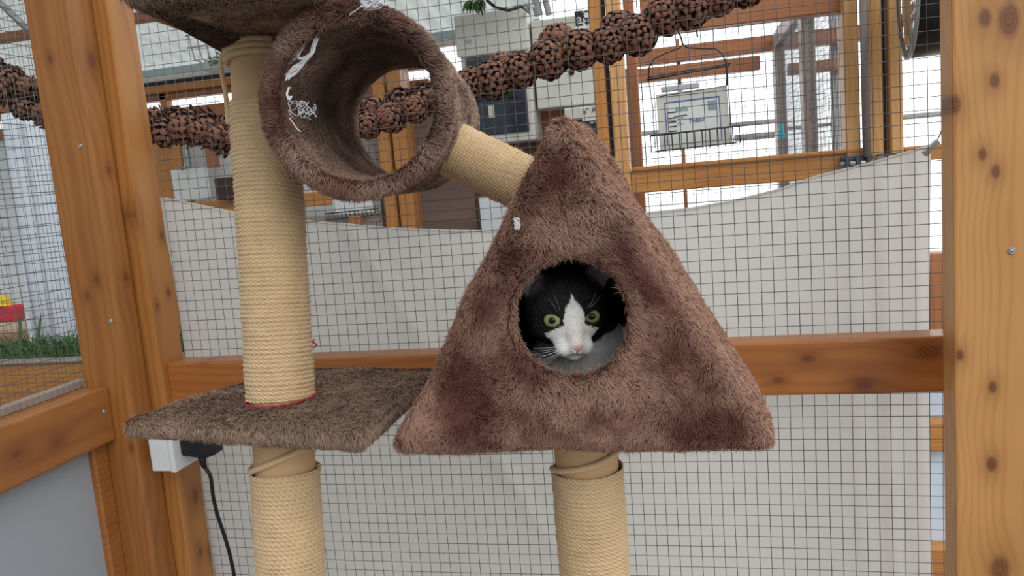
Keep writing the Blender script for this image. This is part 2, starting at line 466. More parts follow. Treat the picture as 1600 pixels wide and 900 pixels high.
def screw_head(mb, c, ax, r=.0035):
    mb.lathe([(.0001, .0012), (r*.45, .0012), (r*.5, .0004), (r*.62, .0004), (r*.7, .0014), (r, .001), (r, -.003)], c, ax, 14)


for (px, py) in ((173, 502), (125, 228)):
    mb = MB(); screw_head(mb, P(px, py, Y=1.1695), (0, -1, 0)); mb.obj('screw', STEEL, post1, smooth=True)
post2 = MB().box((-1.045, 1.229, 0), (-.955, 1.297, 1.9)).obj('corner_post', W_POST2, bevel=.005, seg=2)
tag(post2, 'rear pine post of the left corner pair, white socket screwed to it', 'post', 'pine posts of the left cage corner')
# right post
def rk(px, py, r): p = P(px, py, Y=1.10); return (p[2]-.95, p[0]-.415, r)
W_POSTR = wood('pine right post', 2, light=(.60, .30, .10), dark=(.43, .18, .05), ring=110, rand=False,
               knots=[rk(*k) for k in ((1539, 28, .0075), (1576, 30, .012), (1554, 126, .006), (1492, 164, .007), (1535, 241, .005), (1556, 268, .005), (1500, 555, .005), (1551, 605, .005), (1550, 725, .006), (1562, 890, .012))])
postr = MB().box((.333, 1.10, 0), (.497, 1.152, 1.9)).obj('door_post', W_POSTR, bevel=.004, seg=2)
tag(postr, 'broad upright pine post at the right end of the cage front', 'post')
mb = MB(); screw_head(mb, P(1581, 392, Y=1.0995), (0, -1, 0), .0045); mb.obj('screw', STEEL, postr, smooth=True)
# cross beam at the back
def bk(px, py, r): p = P(px, py, Y=1.243); return (p[0]+.26, p[2]-1.03, r)
W_BEAM = wood('orange pine cross beam', 0, light=(.42, .155, .04), dark=(.25, .078, .022), rough=.3, ring=75, rand=False,
              knots=[bk(*k) for k in ((1281, 559, .0065), (1234, 592, .005), (1368, 600, .009), (1470, 548, .012), (330, 562, .004), (1010, 560, .006))])
cb = MB().box((-.955, 1.243, .986), (.40, 1.2965, 1.072)).obj('cross_beam', W_BEAM, bevel=.004, seg=2)
tag(cb, 'long orange varnished pine beam crossing behind the cat tree', 'beam')
# left side rail, its batten and the panel under it
W_RAIL = wood('pine side rail', 1, face=0, light=(.36, .14, .036), dark=(.21, .07, .02), rand=False, knots=[(.30, .0, .006), (.38, -.01, .005), (.20, .02, .006)])
rail = MB().box((-1.066, .15, .952), (-1.022, 1.1695, 1.050)).obj('side_rail', W_RAIL, bevel=.004, seg=2)
tag(rail, 'slanting pine rail butting into the left corner post', 'rail')
mb = MB(); screw_head(mb, P(163, 643, X=-1.0215), (1, 0, 0), .004); mb.obj('screw', STEEL, rail, smooth=True)
pan = MB().box((-1.068, .15, .0), (-1.056, 1.169, .951)).obj('wall_panel', GREYBOARD)
tag(pan, 'smooth pale grey panel filling the side under the left rail', 'panel')
tag(MB().box((-1.0715, 1.135, 0), (-1.044, 1.1695, .9515)).obj('edge_batten', W_RAIL, bevel=.003), 'narrow upright batten between pale panel and left corner post', 'batten')
bt = MB().box((-1.085, .15, 1.0505), (-1.069, 1.169, 1.066)).obj('batten', GREYWOOD, bevel=.002)
tag(bt, 'thin batten pinning the wire mesh above the left rail', 'batten')

# wire mesh panels
def wire_mesh(name, P0, U, Vd, lu, lv, step, r, label, seed=0, sag=.0012, mat=None):
    P0, U, Vd = map(np.array, (P0, U, Vd)); Wn = np.cross(U, Vd); rng = np.random.default_rng(seed); mb = MB()
    nu, nv = int(lu/step), int(lv/step)
    def wig(a, b): return P0+U*a+Vd*b+Wn*(sag*3*math.sin(a*3.1+seed)*math.sin(b*2.3))+U*(sag*math.sin(b*5+seed))+Vd*(sag*1.3*math.sin(a*6.+seed*2))
    for i in range(nu+1):
        a = i*step; mb.tube([wig(a, t)+Wn*r for t in np.linspace(0, lv, max(2, int(lv/.12)))], r, 4)
    for j in range(nv+1):
        b = j*step; mb.tube([wig(t, b)-Wn*r for t in np.linspace(0, lu, max(2, int(lu/.12)))], r, 4)
    return tag(mb.obj(name, mat or WIRE), label, 'wire mesh')
wire_mesh('wire_mesh_panel', (-.953, YM, .0), (1, 0, 0), (0, 0, 1), 1.42, 1.95, .019, .00056, 'galvanised square wire mesh stretched across the back of the cage', 1)
wire_mesh('wire_mesh_panel', (-1.078, .2, 1.06), (0, 1, 0), (0, 0, 1), 1.0, .85, .019, .00056, 'square wire mesh above the slanting left rail', 3)
wire_mesh('wire_mesh_panel', (P(986, 100, Y=2.25)[0], 2.262, 1.10), (1, 0, 0), (0, 0, 1), .60, 1.05, .025, .0005, 'wire mesh of the far cage in front of the bright window', 9)
wire_mesh('wire_mesh_panel', (-2.75, YM+.02, .7), (1, 0, 0), (0, 0, 1), 1.66, 1.3, .019, .00056, 'wire mesh of the neighbouring cage seen through the left side', 5)

# cloth sheet behind the back mesh
top = [(205, 300), (255, 309), (365, 331), (480, 345), (560, 352), (620, 357), (700, 360), (770, 361), (900, 352), (1000, 333), (1080, 325), (1150, 312), (1220, 295), (1280, 274), (1330, 262), (1370, 252), (1410, 240), (1445, 230), (1463, 226)]
tp = [P(a, b, Y=1.335) for a, b in top]; tx = np.array([q[0] for q in tp]); tz = np.array([q[2] for q in tp])
def make_sheet():
    nx, nz = 260, 110; X = np.linspace(-.985, .374, nx); V = []
    for j in range(nz):
        t = j/(nz-1)
        for x in X:
            zt = np.interp(x, tx, tz); xx = x
            e = max(0, (x-.22)/.148)
            xx = x-.006*e*e*math.sin(PI*min(1, t*1.1))
            z = zt*(1-t)+.25*t
            y = 1.338+.004*math.sin(x*9+1.3*math.sin(z*4))+.006*math.sin((x+.55*z)*11)*math.exp(-((x+.75)/.35)**2)+.004*mnoise.noise(Vector((x*3, z*1.5, 0)))
            y += .011*e*math.sin(x*120+z*2)*(.6+.4*t)                 # gathered folds at the right edge
            y += .010*math.exp(-((x+z*.55-.10)/.02)**2)-.010*math.exp(-((x+.97-.30*(1.3-z))/.018)**2)
            y += .003*math.exp(-t*60)
            V.append((xx, max(y, 1.312), z))
    F = [(j*nx+i, (j+1)*nx+i, (j+1)*nx+i+1, j*nx+i+1) for j in range(nz-1) for i in range(nx-1)]
    me = bpy.data.meshes.new('cloth_sheet'); me.from_pydata(V, [], F); me.polygons.foreach_set('use_smooth', [True]*len(F))
    o = link('cloth_sheet', me, SHEET, origin=(-.3, 1.338, .9))
    tag(o, 'cream cotton sheet hung behind the back mesh, its top edge sagging', 'sheet')
    hem = MB().tube([Vector((x, 1.338+.004*math.sin(x*9+1.3*math.sin(np.interp(x, tx, tz)*4)), np.interp(x, tx, tz)-.001)) for x in np.linspace(-.98, .366, 150)], .0022, 6)
    hem.obj('hem', SHEET, o, smooth=True)
make_sheet()
# silver clip holding the sheet
c = P(1458, 230, Y=1.325)
cl = empty('clip', c, 'silver clip with a wire holding up the right end of the sheet', 'clip')
MB().add([c+np.array(q) for q in ((-.016,-.006,-.006),(.004,-.006,.012),(.010,-.006,.006),(-.010,-.006,-.014),(-.016,.006,-.006),(.004,.006,.012),(.010,.006,.006),(-.010,.006,-.014))],
         [(0,1,2,3),(7,6,5,4),(0,4,5,1),(1,5,6,2),(2,6,7,3),(3,7,4,0)]).obj('jaw', STEEL, cl, bevel=.0015)
MB().tube([c+np.array(q) for q in ((.004, 0, .008), (.009, 0, .016), (.014, 0, .030), (.016, -.008, .045), (.017, -.02, .075))], .0009, 6).obj('wire', WIREDK, cl, smooth=True)

# ================================================================== BACKGROUND BUILDING
def bpx(name, x0, y0, x1, y1, Y, th, mat, label=None, cat=None, kind=None, group=None, parent=None, bevel=.003, ext=(0, 0, 0, 0), floor=None):
    """a beam or board whose front face fills the given picture rectangle at depth Y"""
    xm, ym = (x0+x1)/2, (y0+y1)/2
    a = P(x0, ym, Y=Y)[0]-ext[0]; b = P(x1, ym, Y=Y)[0]+ext[1]; zt = P(xm, y0, Y=Y)[2]+ext[2]; zb = P(xm, y1, Y=Y)[2]-ext[3]
    if floor is None: floor = ext[3] >= 1
    if floor: zb = .0005
    o = MB().box((a, Y, zb), (b, Y+th, zt)).obj(name, mat, parent, bevel=bevel)
    return tag(o, label, cat, group, kind)
def zat(x, y, Y): return P(x, y, Y=Y)[2]
YB = 3.3
def hb(name, ya, yb, Y, th, X0, X1, mat, xr=300, **k):
    """horizontal member: picture rows ya..yb taken at column xr, running from world X0 to X1"""
    o = MB().box((X0, Y, zat(xr, yb, Y)), (X1, Y+th, zat(xr, ya, Y))).obj(name, mat, bevel=k.pop('bevel', .003))
    return tag(o, **k)
# corrugated roof
def roof():
    n = 330; X = np.linspace(-4.2, -.55, n); V = []
    z0 = zat(300, 97, YB)
    for (y, z) in ((YB+.12, z0-.01), (2.4, z0+.20), (1.62, z0+.375)):
        for x in X: V.append((x, y, z+.012*math.sin(x*2*PI/.076)))
    F = [(j*n+i, j*n+i+1, (j+1)*n+i+1, (j+1)*n+i) for j in range(2) for i in range(n-1)]
    me = bpy.data.meshes.new('roof'); me.from_pydata(V, [], F); me.polygons.foreach_set('use_smooth', [True]*len(F))
    o = link('roof', me, ROOFMAT, origin=(-2.3, 2.5, z0))
    tag(o, kind='structure')
    for k, (y, dz) in enumerate(((2.75, .10), (2.0, .27))):
        tag(MB().box((-4.2, y, z0+dz-.035), (-.55, y+.045, z0+dz+.0)).obj('roof_purlin', WOODXB, bevel=.003), ('farther' if k == 0 else 'nearer')+' pale timber purlin under the corrugated roof', 'beam', 'purlins under the corrugated roof')
roof()
BLUEGREY = plain('blue grey painted fascia', (.42, .52, .54), .6)
PINKISH = plain('cream painted sill', (.66, .62, .58), .6)
hb('eaves_board', 100, 112, YB, .03, -4.1, -.55, BLUEGREY, label='pale blue grey board running under the corrugated roof edge', cat='board')
hb('sill_board', 112, 121, YB-.01, .05, -4.1, -.55, PINKISH, label='cream board between the blue grey board and the black strip', cat='board')
hb('flashing_strip', 121, 127, YB-.02, .05, -3.6, -1.05, BLACKP, label='black strip along the top of the far wall framing', cat='trim', bevel=.001)
hb('header_beam', 127, 139, YB-.03, .06, -3.6, -1.05, WOODX, label='pine header beam under the black strip on the far wall', cat='beam')
hb('header_beam', 140, 151, YB, .05, -3.6, -1.05, WOODXB, label='recessed lower header beam above the bright slot window', cat='beam')
hb('window_rail', 166, 184, YB, .05, -3.6, -1.05, WOODXB, label='pine rail right under the bright slot window', cat='beam')
for k, px in enumerate((258, 700)):
    bpx('window_post', px-9, 146, px+1, 170, YB, .05, WOODZ, ('short pine upright at the corner post end of the slot window' if k == 0 else 'short pine upright of the slot window beside the meter cabinet'), 'post', group='uprights of the slot window')
# wall below the slot window
wl = MB().box((-4.1, YB+.02, 0), (P(585, 250, Y=YB)[0], YB+.08, zat(300, 184, YB))).obj('wall_back', WHITEBOARD); tag(wl, kind='structure')
wb = MB().box((P(585, 250, Y=YB)[0]+.002, YB+.02, 0), (P(985, 200, Y=YB)[0], YB+.12, zat(300, 184, YB)-.0)).obj('wall_back', BRICK); tag(wb, kind='structure')
# grey timber boards right beside the paired posts
def plank(x0, y0, x1, y1, n):
    o = empty('plank_screen', P((x0+x1)/2, y1, Y=3.152), 'weathered grey boards left of the paired posts behind the tunnel', 'boards')
    for i in range(n):
        a = y0+(y1-y0)*i/n; b = y0+(y1-y0)*(i+1)/n-1.0
        pa, pb = P(x0, (a+b)/2, Y=3.152), P(x1, (a+b)/2, Y=3.152); zt, zb_ = P((x0+x1)/2, a, Y=3.152)[2], P((x0+x1)/2, b, Y=3.152)[2]
        MB().box((pa[0], 3.152, zb_), (pb[0], 3.172, zt)).obj('board', GREYWOOD, o, bevel=.002)
plank(545, 205, 600, 275, 6)
# paired posts seen through the tunnel
for i, (a, b) in enumerate(((588, 607), (612, 634))):
    bpx('paired_post', a, 140, b, 280, 3.08, .07, WOODZ, ('left' if i == 0 else 'right')+' one of the paired pine posts seen through the plush tunnel', 'post', ext=(0, 0, .2, 1.2), group='paired posts behind the tunnel')
bpx('door_stop', 608.2, 140, 611.8, 280, 3.152, .03, DARKWOOD, 'dark strip in the gap of the posts behind the tunnel', 'strip', ext=(0, 0, .2, 1.2), bevel=.001)
bpx('narrow_post', 641, 230, 649, 330, 3.16, .05, WOODZB, 'narrow reddish post against the plank wall behind the tunnel', 'post', ext=(0, 0, .35, 1.))
# low rail of far cage
bpx('cage_rail', 255, 306, 590, 328, 3.06, .06, WOODX, 'pine cage rail just above the sagging sheet at left', 'beam', bevel=.004)
bpx('cage_post', 243, 225, 286, 320, 3.12, .06, WOODZ, 'pine post left of the white card holder', 'post', ext=(0, 0, .08, 1.2))
bpx('cage_post', 318, 190, 330, 262, 3.14, .05, WOODZB, 'slim reddish post above the white card holder', 'post')
bpx('metal_upright', 285, 222, 292, 262, 3.10, .03, STEEL, 'short grey metal upright with a hasp beside the pine post', 'upright')
MB_ = MB().tube([P(287, 245, Y=3.09), P(291, 252, Y=3.08), P(289, 262, Y=3.07), P(284, 265, Y=3.08)], .006, 8)
tag(MB_.obj('padlock_shackle', STEEL, smooth=True), 'small steel shackle hanging on the metal upright', 'padlock')
bpx('storage_box', 336, 277, 372, 312, 3.0, .12, DARKWOOD, 'dark box standing on the far cage rail beside the card holder', 'box', ext=(0,0,0,-.0))
bpx('cardboard_block', 470, 335, 590, 352, 3.05, .05, GREYWOOD, 'grey brown timber strip under the far cage rail', 'board')
# orange scraps below white card
bpx('timber_offcut', 545, 338, 562, 352, 3.0, .04, WOODXB, 'short orange timber offcut below the hanging white card', 'timber')
bpx('white_door', 750, 306, 800, 395, 3.15, .04, WHITEBOARD, 'white board right of the dark plank wall above the sheet', 'board')
bpx('door_trim', 745, 300, 750, 395, 3.14, .05, DARKWOOD, 'dark vertical trim between plank wall and white board', 'trim')

# text helper
def text(name, s, p, h, mat, parent, ry=0., depth=.0004):
    cu = bpy.data.curves.new(name, 'FONT'); cu.body = s; cu.size = h*1.35; cu.extrude = depth; cu.align_x = 'LEFT'
    o = bpy.data.objects.new(name, cu); COL.objects.link(o)
    dg = bpy.context.evaluated_depsgraph_get(); me = bpy.data.meshes.new_from_object(o.evaluated_get(dg)); bpy.data.objects.remove(o)
    me.transform(Matrix.Rotation(ry, 4, 'Y')@Matrix.Rotation(PI/2, 4, 'X')); me.transform(Matrix.Translation(Vector(p))); me.materials.clear()
    return link(name, me, mat, parent, Vector(p))
INK = plain('black ink', (.015, .015, .018), .6)
BLUEINK = plain('blue marker', (.06, .12, .35), .6); TEAL = plain('teal marker', (.08, .38, .36), .6)
PAPER = plain('paper', (.70, .73, .72), .7)
bpx('orange_board', 834, 160, 890, 215, 3.295, .025, WOODXB, 'orange board showing below the beige panel box', 'board', ext=(0, 0, 0, .1), floor=True)
# --- smoked meter cabinet
Yc = 3.12
def rectw(x0, y0, x1, y1, Y):
    xm, ym = (x0+x1)/2, (y0+y1)/2
    return P(x0, ym, Y=Y)[0], P(x1, ym, Y=Y)[0], P(xm, y1, Y=Y)[2], P(xm, y0, Y=Y)[2]
a, b, zb_, zt_ = rectw(722, 22, 830, 224, Yc)
cab = empty('meter_cabinet', ((a+b)/2, Yc, zb_), 'grey meter cabinet with a smoked dark window on the far wall', 'cabinet')
MB().box((a, Yc, zb_), (b, Yc+.17, zt_)).obj('body', BEIGE2, cab, bevel=.008, seg=2)
MB().box((a-.01, Yc-.012, zt_-.15), (b+.004, Yc-.0005, zt_+.012)).obj('hood', BEIGE2, cab, bevel=.006, seg=2)
MB().box((a+.022, Yc-.010, zb_+.035), (b-.022, Yc-.0005, zt_-.155)).obj('smoked_cover', SMOKED, cab, bevel=.004, seg=2)
for k in range(4):
    x = a+.05+k*(b-a-.1)/4
    MB().box((x, Yc-.016, zb_+.17), (x+.035, Yc-.0105, zb_+.21)).obj('breaker_switch', BLACKP, cab, bevel=.002)
MB().box((a+.1, Yc-.018, zb_+.10), (a+.125, Yc-.0105, zb_+.15)).obj('main_switch', BEIGE, cab, bevel=.002)
MB().box((a+.03, Yc-.0135, zt_-.10), (a+.055, Yc-.0125, zt_-.085)).obj('badge', STEEL, cab)
# --- beige distribution panel
a, b, zb_, zt_ = rectw(833, 25, 944, 166, 3.16)
dp = empty('distribution_panel', ((a+b)/2, 3.16, zb_), 'beige enamel panel box right of the smoked meter cabinet', 'cabinet')
zm = P(880, 112, Y=3.16)[2]
MB().box((a, 3.16, zm), (b, 3.30, zt_)).obj('body', BEIGE, dp, bevel=.006, seg=2)
MB().box((a+.004, 3.150, zb_), (b-.002, 3.30, zm-.004)).obj('lower_cover', BEIGE2, dp, bevel=.006, seg=2)
q = rectw(899, 17, 923, 40, 3.16)
stk = MB().box((q[0]-.003, 3.1575, q[2]-.012), (q[1]+.003, 3.1594, q[3]+.003)).obj('logo_sticker', PAPER, dp)
MB().box((q[0], 3.1560, q[2]), ((q[0]+q[1])/2-.001, 3.1574, q[3])).obj('black_square', INK, stk)
text('letter_a', 'a', (q[0]+.003, 3.1556, q[2]+.007), .042, PAPER, stk)
ringc = Vector((q[0]*.25+q[1]*.75, 3.1566, (q[2]+q[3])/2+.010))
MB().tube([ringc+Vector((math.cos(t)*.014, 0, math.sin(t)*.014)) for t in np.linspace(.0, 2*PI, 24, endpoint=False)], .0024, 6, closed=True).obj('ring', INK, stk)
MB().box((ringc.x-.002, 3.1555, ringc.z-.040), (ringc.x+.002, 3.157, ringc.z-.013)).box((ringc.x-.009, 3.1555, ringc.z-.031), (ringc.x+.009, 3.157, ringc.z-.027)).obj('stem', INK, stk)
q2 = rectw(877, 49, 896, 54, 3.16); MB().box((q2[0], 3.1575, q2[2]), (q2[1], 3.1594, q2[3])).obj('small_sticker', PAPER, dp)
lkp = Vector(P(893, 113, Y=3.15)); MB().lathe([(.0001, -.01), (.010, -.01), (.012, 0), (.012, .012)], lkp, (0, 1, 0), 14).obj('lock', BLACKP, dp, smooth=True)
# --- lower fuse box
a, b, zb_, zt_ = rectw(883, 166, 944, 235, 3.05)
fb = empty('fuse_box', ((a+b)/2, 3.05, zb_), 'low fuse box with pale lettered strip behind the triangle tip', 'cabinet')
z1 = P(912, 186, Y=3.05)[2]
MB().box((a, 3.05, z1), (b, 3.2, zt_)).obj('label_strip', BEIGE2, fb, bevel=.004)
MB().box((a+.004, 3.055, zb_-.1), (b, 3.2, z1-.002)).obj('smoked_cover', SMOKED, fb, bevel=.003)
sx = P(911, 176, Y=3.05)
text('lettering', 'a\u00b0 ARS', (sx[0], 3.0495, sx[2]-.006), .022, INK, fb, ry=-.06)
q = rectw(910, 184, 940, 188, 3.045); MB().box((q[0], 3.042, q[2]), (q[1], 3.054, q[3])).obj('tag_strip', PAPER, fb)
for k, (px, py) in enumerate(((925, 191), (933, 189))):
    c = P(px, py, Y=3.045); MB().box((c[0]-.008, 3.042, c[2]-.006), (c[0]+.008, 3.054, c[2]+.004)).obj('terminal', STEEL, fb, bevel=.001)
# conduits rising above the boxes
for px, r, nm in ((842, .018, 'thick middle'), (858, .013, 'right hand'), (826, .011, 'thin left')):
    p0 = P(px, 24, Y=3.24)
    tag(MB().tube([p0, p0+np.array([-.02, 0, .12]), p0+np.array([-.06, 0, .3])], r, 14).obj('conduit', STEEL, smooth=True), nm+' grey conduit rising above the electrical boxes', 'pipe', 'conduits above the electrical boxes')
# trailing cable + plant on the roof line
cb_ = [P(760, 0, Y=3.0), P(775, 12, Y=3.0), P(795, 16, Y=3.0), P(815, 10, Y=3.02), P(825, 18, Y=3.1)]
tag(MB().tube(cb_, .006, 8).obj('cable', BLACKP, smooth=True), 'looping black cable above the meter cabinet', 'cable')
LEAF = plain('leaf green', (.07, .16, .045), .6, var=.35, scale=40)
def leafy(name, c, rad, n, ln, label, seed=0, hang=False, parent=None):
    rng = random.Random(seed); mb = MB()
    for i in range(n):
        a = rng.uniform(0, 2*PI); r = rad*math.sqrt(rng.random()); p = Vector(c)+Vector((r*math.cos(a), r*math.sin(a)*.6, rng.uniform(-.3, .3)*rad))
        d = Vector((rng.uniform(-1, 1), rng.uniform(-1, 1), -1.2 if hang else rng.uniform(.2, 1.2))).normalized(); L = ln*rng.uniform(.5, 1.2); sd = d.cross(Vector((rng.random(), rng.random(), .1))).normalized()*L*.16
        m_ = p+d*L*.5+Vector((0, 0, L*.1)); mb.add([p, m_-sd, p+d*L, m_+sd], [(0, 1, 2, 3)])
    return tag(mb.obj(name, LEAF, parent), label, None if parent else 'plant')
leafy('hanging_plant', P(742, 2, Y=2.95), .035, 60, .05, 'small green plant trailing above the meter cabinet', 2, True)
# clear crate with sprigs at the eaves
c = P(338, 92, Y=3.05)
cr = empty('wire_crate', c, 'white wire crate with green sprigs under the roof edge', 'crate')
mb = MB()
for i in range(7): mb.tube([c+np.array([-.09+i*.035, -.04, .10]), c+np.array([-.075+i*.035, -.04, .0]), c+np.array([-.06+i*.035, .05, -.02])], .0035, 6)
for zz in (.10, .05): mb.tube([c+np.array([-.10, -.045, zz]), c+np.array([.14, -.045, zz])], .0045, 6)
mb.obj('wires', WHITEP, cr, smooth=True)
MB().box(c+np.array([-.05, -.03, -.055]), c+np.array([.14, .05, -.005])).obj('tray', BEIGE2, cr, bevel=.015, seg=2)
leafy('sprigs', c+np.array([.05, -.05, -.02]), .06, 70, .025, None, 5, parent=cr)

# --- right-hand far cage frame (Y ~2.2)
YR = 2.2
dpst = []
bpx('far_cage_post', 929, 0, 948, 320, YR, .06, WOODZ, 'orange pine post, left of the dark gap above the triangle tip', 'post', ext=(0, 0, .3, 1.1), group='posts above the triangle tip')
bpx('far_cage_post', 955.5, 0, 978, 320, YR, .06, FARPOST, 'pale pine post right of the dark gap above the triangle tip', 'post', ext=(0, 0, .3, 1.1), group='posts above the triangle tip')
bpx('gap_strip', 949, 0, 954.5, 320, YR+.03, .02, DARKWOOD, 'dark strip filling the gap in the posts above the triangle', 'strip', ext=(0, 0, .3, 1.1), bevel=.001)
bpx('brown_post', 985, 70, 1001, 330, YR+.35, .05, WOODZB, 'reddish brown post in front of the bright window', 'post', ext=(0, 0, .4, 1.))
def hbr(name, ya, yb, Y, th, px0, px1, mat, xr, label, cat='beam', group=None, bevel=.003):
    X0, X1 = P(px0, (ya+yb)/2, Y=Y)[0], P(px1, (ya+yb)/2, Y=Y)[0]
    return tag(MB().box((X0, Y, zat(xr, yb, Y)), (X1, Y+th, zat(xr, ya, Y))).obj(name, mat, bevel=bevel), label, cat, group)
hbr('cage_sill_beam', 258, 294, YR, .05, 986, 1350, WOODX, 1100, 'wide pine beam across the far cage under the bright window')
hbr('cage_sill_ledge', 252, 259, YR-.012, .06, 986, 1350, WOODX, 1100, 'thin ledge on top of the wide far pine beam')
hbr('header_beam', -15, 44, YR+.02, .05, 1000, 1318, WOODXB, 1100, 'reddish header beam the wire hanger hooks onto')
hbr('outer_rail', 67, 91, 3.7, .06, 985, 1500, WOODXB, 1100, 'upper reddish rail outside, nearest under the header beam')
hbr('outer_rail', 96, 118, 3.7, .06, 985, 1188, WOODXB, 1100, 'lower reddish rail outside ending short of the mesh partition')
hbr('outer_rail', 94, 112, 3.7, .06, 1232, 1320, WOODXB, 1280, 'short reddish rail seen through the mesh partition')
0 and hbr('lintel_beam', 28, 43, 3.55, .06, 1318, 1330, WOODXB, 1325, 'stub of reddish lintel beside the grey upright', bevel=.002)
# posts group right
bpx('hinge_post', 1320, 0, 1343, 290, YR-.01, .06, FARPOST, 'orange pine post left of the grey metal pipe', 'post', ext=(0, 0, .3, 1.1), group='posts by the grey pipe')
bpx('hinge_post', 1357, 0, 1379, 290, YR-.01, .06, FARPOST, 'golden pine post right of the grey metal pipe', 'post', ext=(0, 0, .3, 1.1), group='posts by the grey pipe')
bpx('gap_strip', 1380, 0, 1387.5, 290, YR+.02, .02, DARKWOOD, 'dark gap strip right of the golden post', 'strip', ext=(0, 0, .3, 1.1), bevel=.001)
bpx('door_stile', 1391, 0, 1411, 290, YR-.01, .05, FARPOST, 'pine door stile beside the bright doorway at right', 'post', ext=(0, 0, .3, 1.1))
bpx('door_rail', 1412, 226, 1500, 250, YR-.005, .05, WOODX, 'pine door rail under the bright pane at right', 'beam')
p0, p1 = P(1348, -30, Y=YR-.03), P(1351, 246, Y=YR-.03); p1[0] = p0[0]
tag(MB().tube([p0, p1], .0095, 14).obj('drop_bolt_pipe', PIPE, smooth=True), 'vertical dull grey metal pipe between two pine posts', 'pipe')
bpx('metal_upright', 1312, 0, 1319.5, 245, YR+.06, .02, STEEL, 'grey metal upright at the near end of the mesh partition', 'upright')
# bolts
DKS = plain('dark steel', (.09, .10, .12), .35, .6)
for (x0, y0, x1, y1, lab, n) in ((1315, 243, 1366, 266, 'dark steel gate bolt at the foot of the grey pipe', 3), (1372, 239, 1424, 252, 'dark steel gate bolt under the door stile', 2)):
    a, b, zb_, zt_ = rectw(x0, y0, x1, y1, YR-.03)
    bo = empty('gate_bolt', ((a+b)/2, YR-.03, zb_), lab, 'bolt')
    DK = STEEL
    MB().box((a, YR-.018, zb_), (b, YR-.0102, zt_)).obj('plate', DKS, bo, bevel=.002)
    MB().tube([(a-.004, YR-.026, (zb_+zt_)/2), (b+.004, YR-.026, (zb_+zt_)/2)], .006, 12).obj('bar', STEEL, bo, smooth=True)
    for k in range(n):
        x = a+(b-a)*(k+.5)/n
        MB().box((x-.006, YR-.036, zb_+.004), (x+.006, YR-.0185, zt_-.004)).obj('keeper', DKS, bo, bevel=.003)
# mesh partition running away from the frame
xp = P(1318, 120, Y=YR+.05)[0]
def part_wall():
    o = empty('mesh_partition', (xp, 3.0, 0), 'mesh partition with grey wooden frame receding behind the pine post', 'partition')
    zt_ = P(1216, 74, X=xp)[2]; yf = P(1216, 74, X=xp)[1]; ymid = P(1262, 120, X=xp)[1]; zb_ = zat(1100, 252, YR)-.0
    for nm, y in (('far_stile', yf), ('middle_stile', ymid)):
        MB().box((xp-.02, y-.045, zb_-.5), (xp+.02, y+.045, zt_)).obj('stile', GREYWOOD, o, bevel=.003)
    MB().box((xp-.02, YR+.09, zt_), (xp+.02, yf+.045, zt_+.06)).obj('top_rail', GREYWOOD, o, bevel=.003)
    MB().box((xp-.02, YR+.09, zb_-.56), (xp+.02, yf+.045, zb_-.5)).obj('bottom_rail', GREYWOOD, o, bevel=.003)
    mb = MB(); y = YR+.1
    while y < yf: mb.tube([(xp, y, zb_-.5), (xp, y, zt_)], .0008, 4); y += .02
    z = zb_-.5
    while z < zt_: mb.tube([(xp, YR+.09, z), (xp, yf, z)], .0008, 4); z += .02
    mb.obj('mesh_infill', WIRE, o)
    return yf
yf = part_wall()
# thin glazing bars and ledge far outside
GLZ = plain('pale glazing bar', (.45, .46, .48), .5)
bpx('glazing_bar', 1062, 60, 1068, 320, 3.765, .04, WOODZB, 'slim reddish upright outside below the hanging clipboard', 'bar', floor=True)
bpx('glazing_bar', 1300, 20, 1316, 244, 3.765, .05, GLZ, 'pale grey upright outside behind the mesh partition', 'bar', floor=True)
bpx('glazing_bar', 1000, 195, 1216, 201, 3.81, .04, GLZ, 'pale horizontal glazing bar behind the clipboard', 'bar')
bpx('glazing_bar', 1226, 194, 1316, 199, 3.81, .04, GLZ, 'pale horizontal glazing bar seen through the partition', 'bar')
bpx('glazing_bar', 1400, 175, 1500, 183, 2.245, .04, GLZ, 'grey horizontal bar across the bright pane at right', 'bar')
bpx('pebble_ledge', 1148, 208, 1211, 218, 3.5, .05, plain('speckled ledge', (.35, .35, .36), .7, var=.95, scale=42), 'speckled grey ledge outside right of the clipboard', 'ledge', bevel=.002)
pg = P(1221, 205, X=xp-.03)
pe = MB().add([pg+np.array(q) for q in ((-.006, -.01, .03), (.006, -.01, .03), (.014, -.01, -.03), (-.014, -.01, -.03), (-.006, .01, .03), (.006, .01, .03), (.014, .01, -.03), (-.014, .01, -.03))],
     [(0,3,2,1),(4,5,6,7),(0,1,5,4),(1,2,6,5),(2,3,7,6),(3,0,4,7)]).obj('clothes_peg', plain('turquoise plastic', (.05, .42, .55), .4), bevel=.002)
tag(pe, 'small turquoise peg clipped on the far partition stile', 'peg')
# round glass-faced housing top right
def lamp():
    c = Vector(P(1418, -25, Y=1.95)); ax = Vector((-.985, .12, 0)).normalized()
    o = empty('round_lamp', c, 'round black housing with a glass face hanging at the top right', 'lamp')
    MB().lathe([(.0001, -.12), (.150, -.12), (.160, -.11), (.160, .001), (.152, .004), (.140, .001)], c, ax, 64).obj('housing', BLACKP, o, smooth=True)
    MB().lathe([(.1605, -.004), (.1615, .003), (.1595, .005), (.1585, .001)], c, ax, 64).obj('rim', STEEL, o, smooth=True)
    MB().lathe([(.0001, .010), (.06, .009), (.12, .005), (.1395, .0012)], c, ax, 48).obj('glass_face', glass_mirror, o, smooth=True)
glass_mirror = plain('silvered glass', (.62, .64, .66), .06, 1.0, var=.02)
lamp()
# black bracket box behind lamp
bpx('black_case', 1441, -40, 1500, 79, 2.17, .1, BLACKP, 'dark square case behind the round lamp at the top right', 'case')
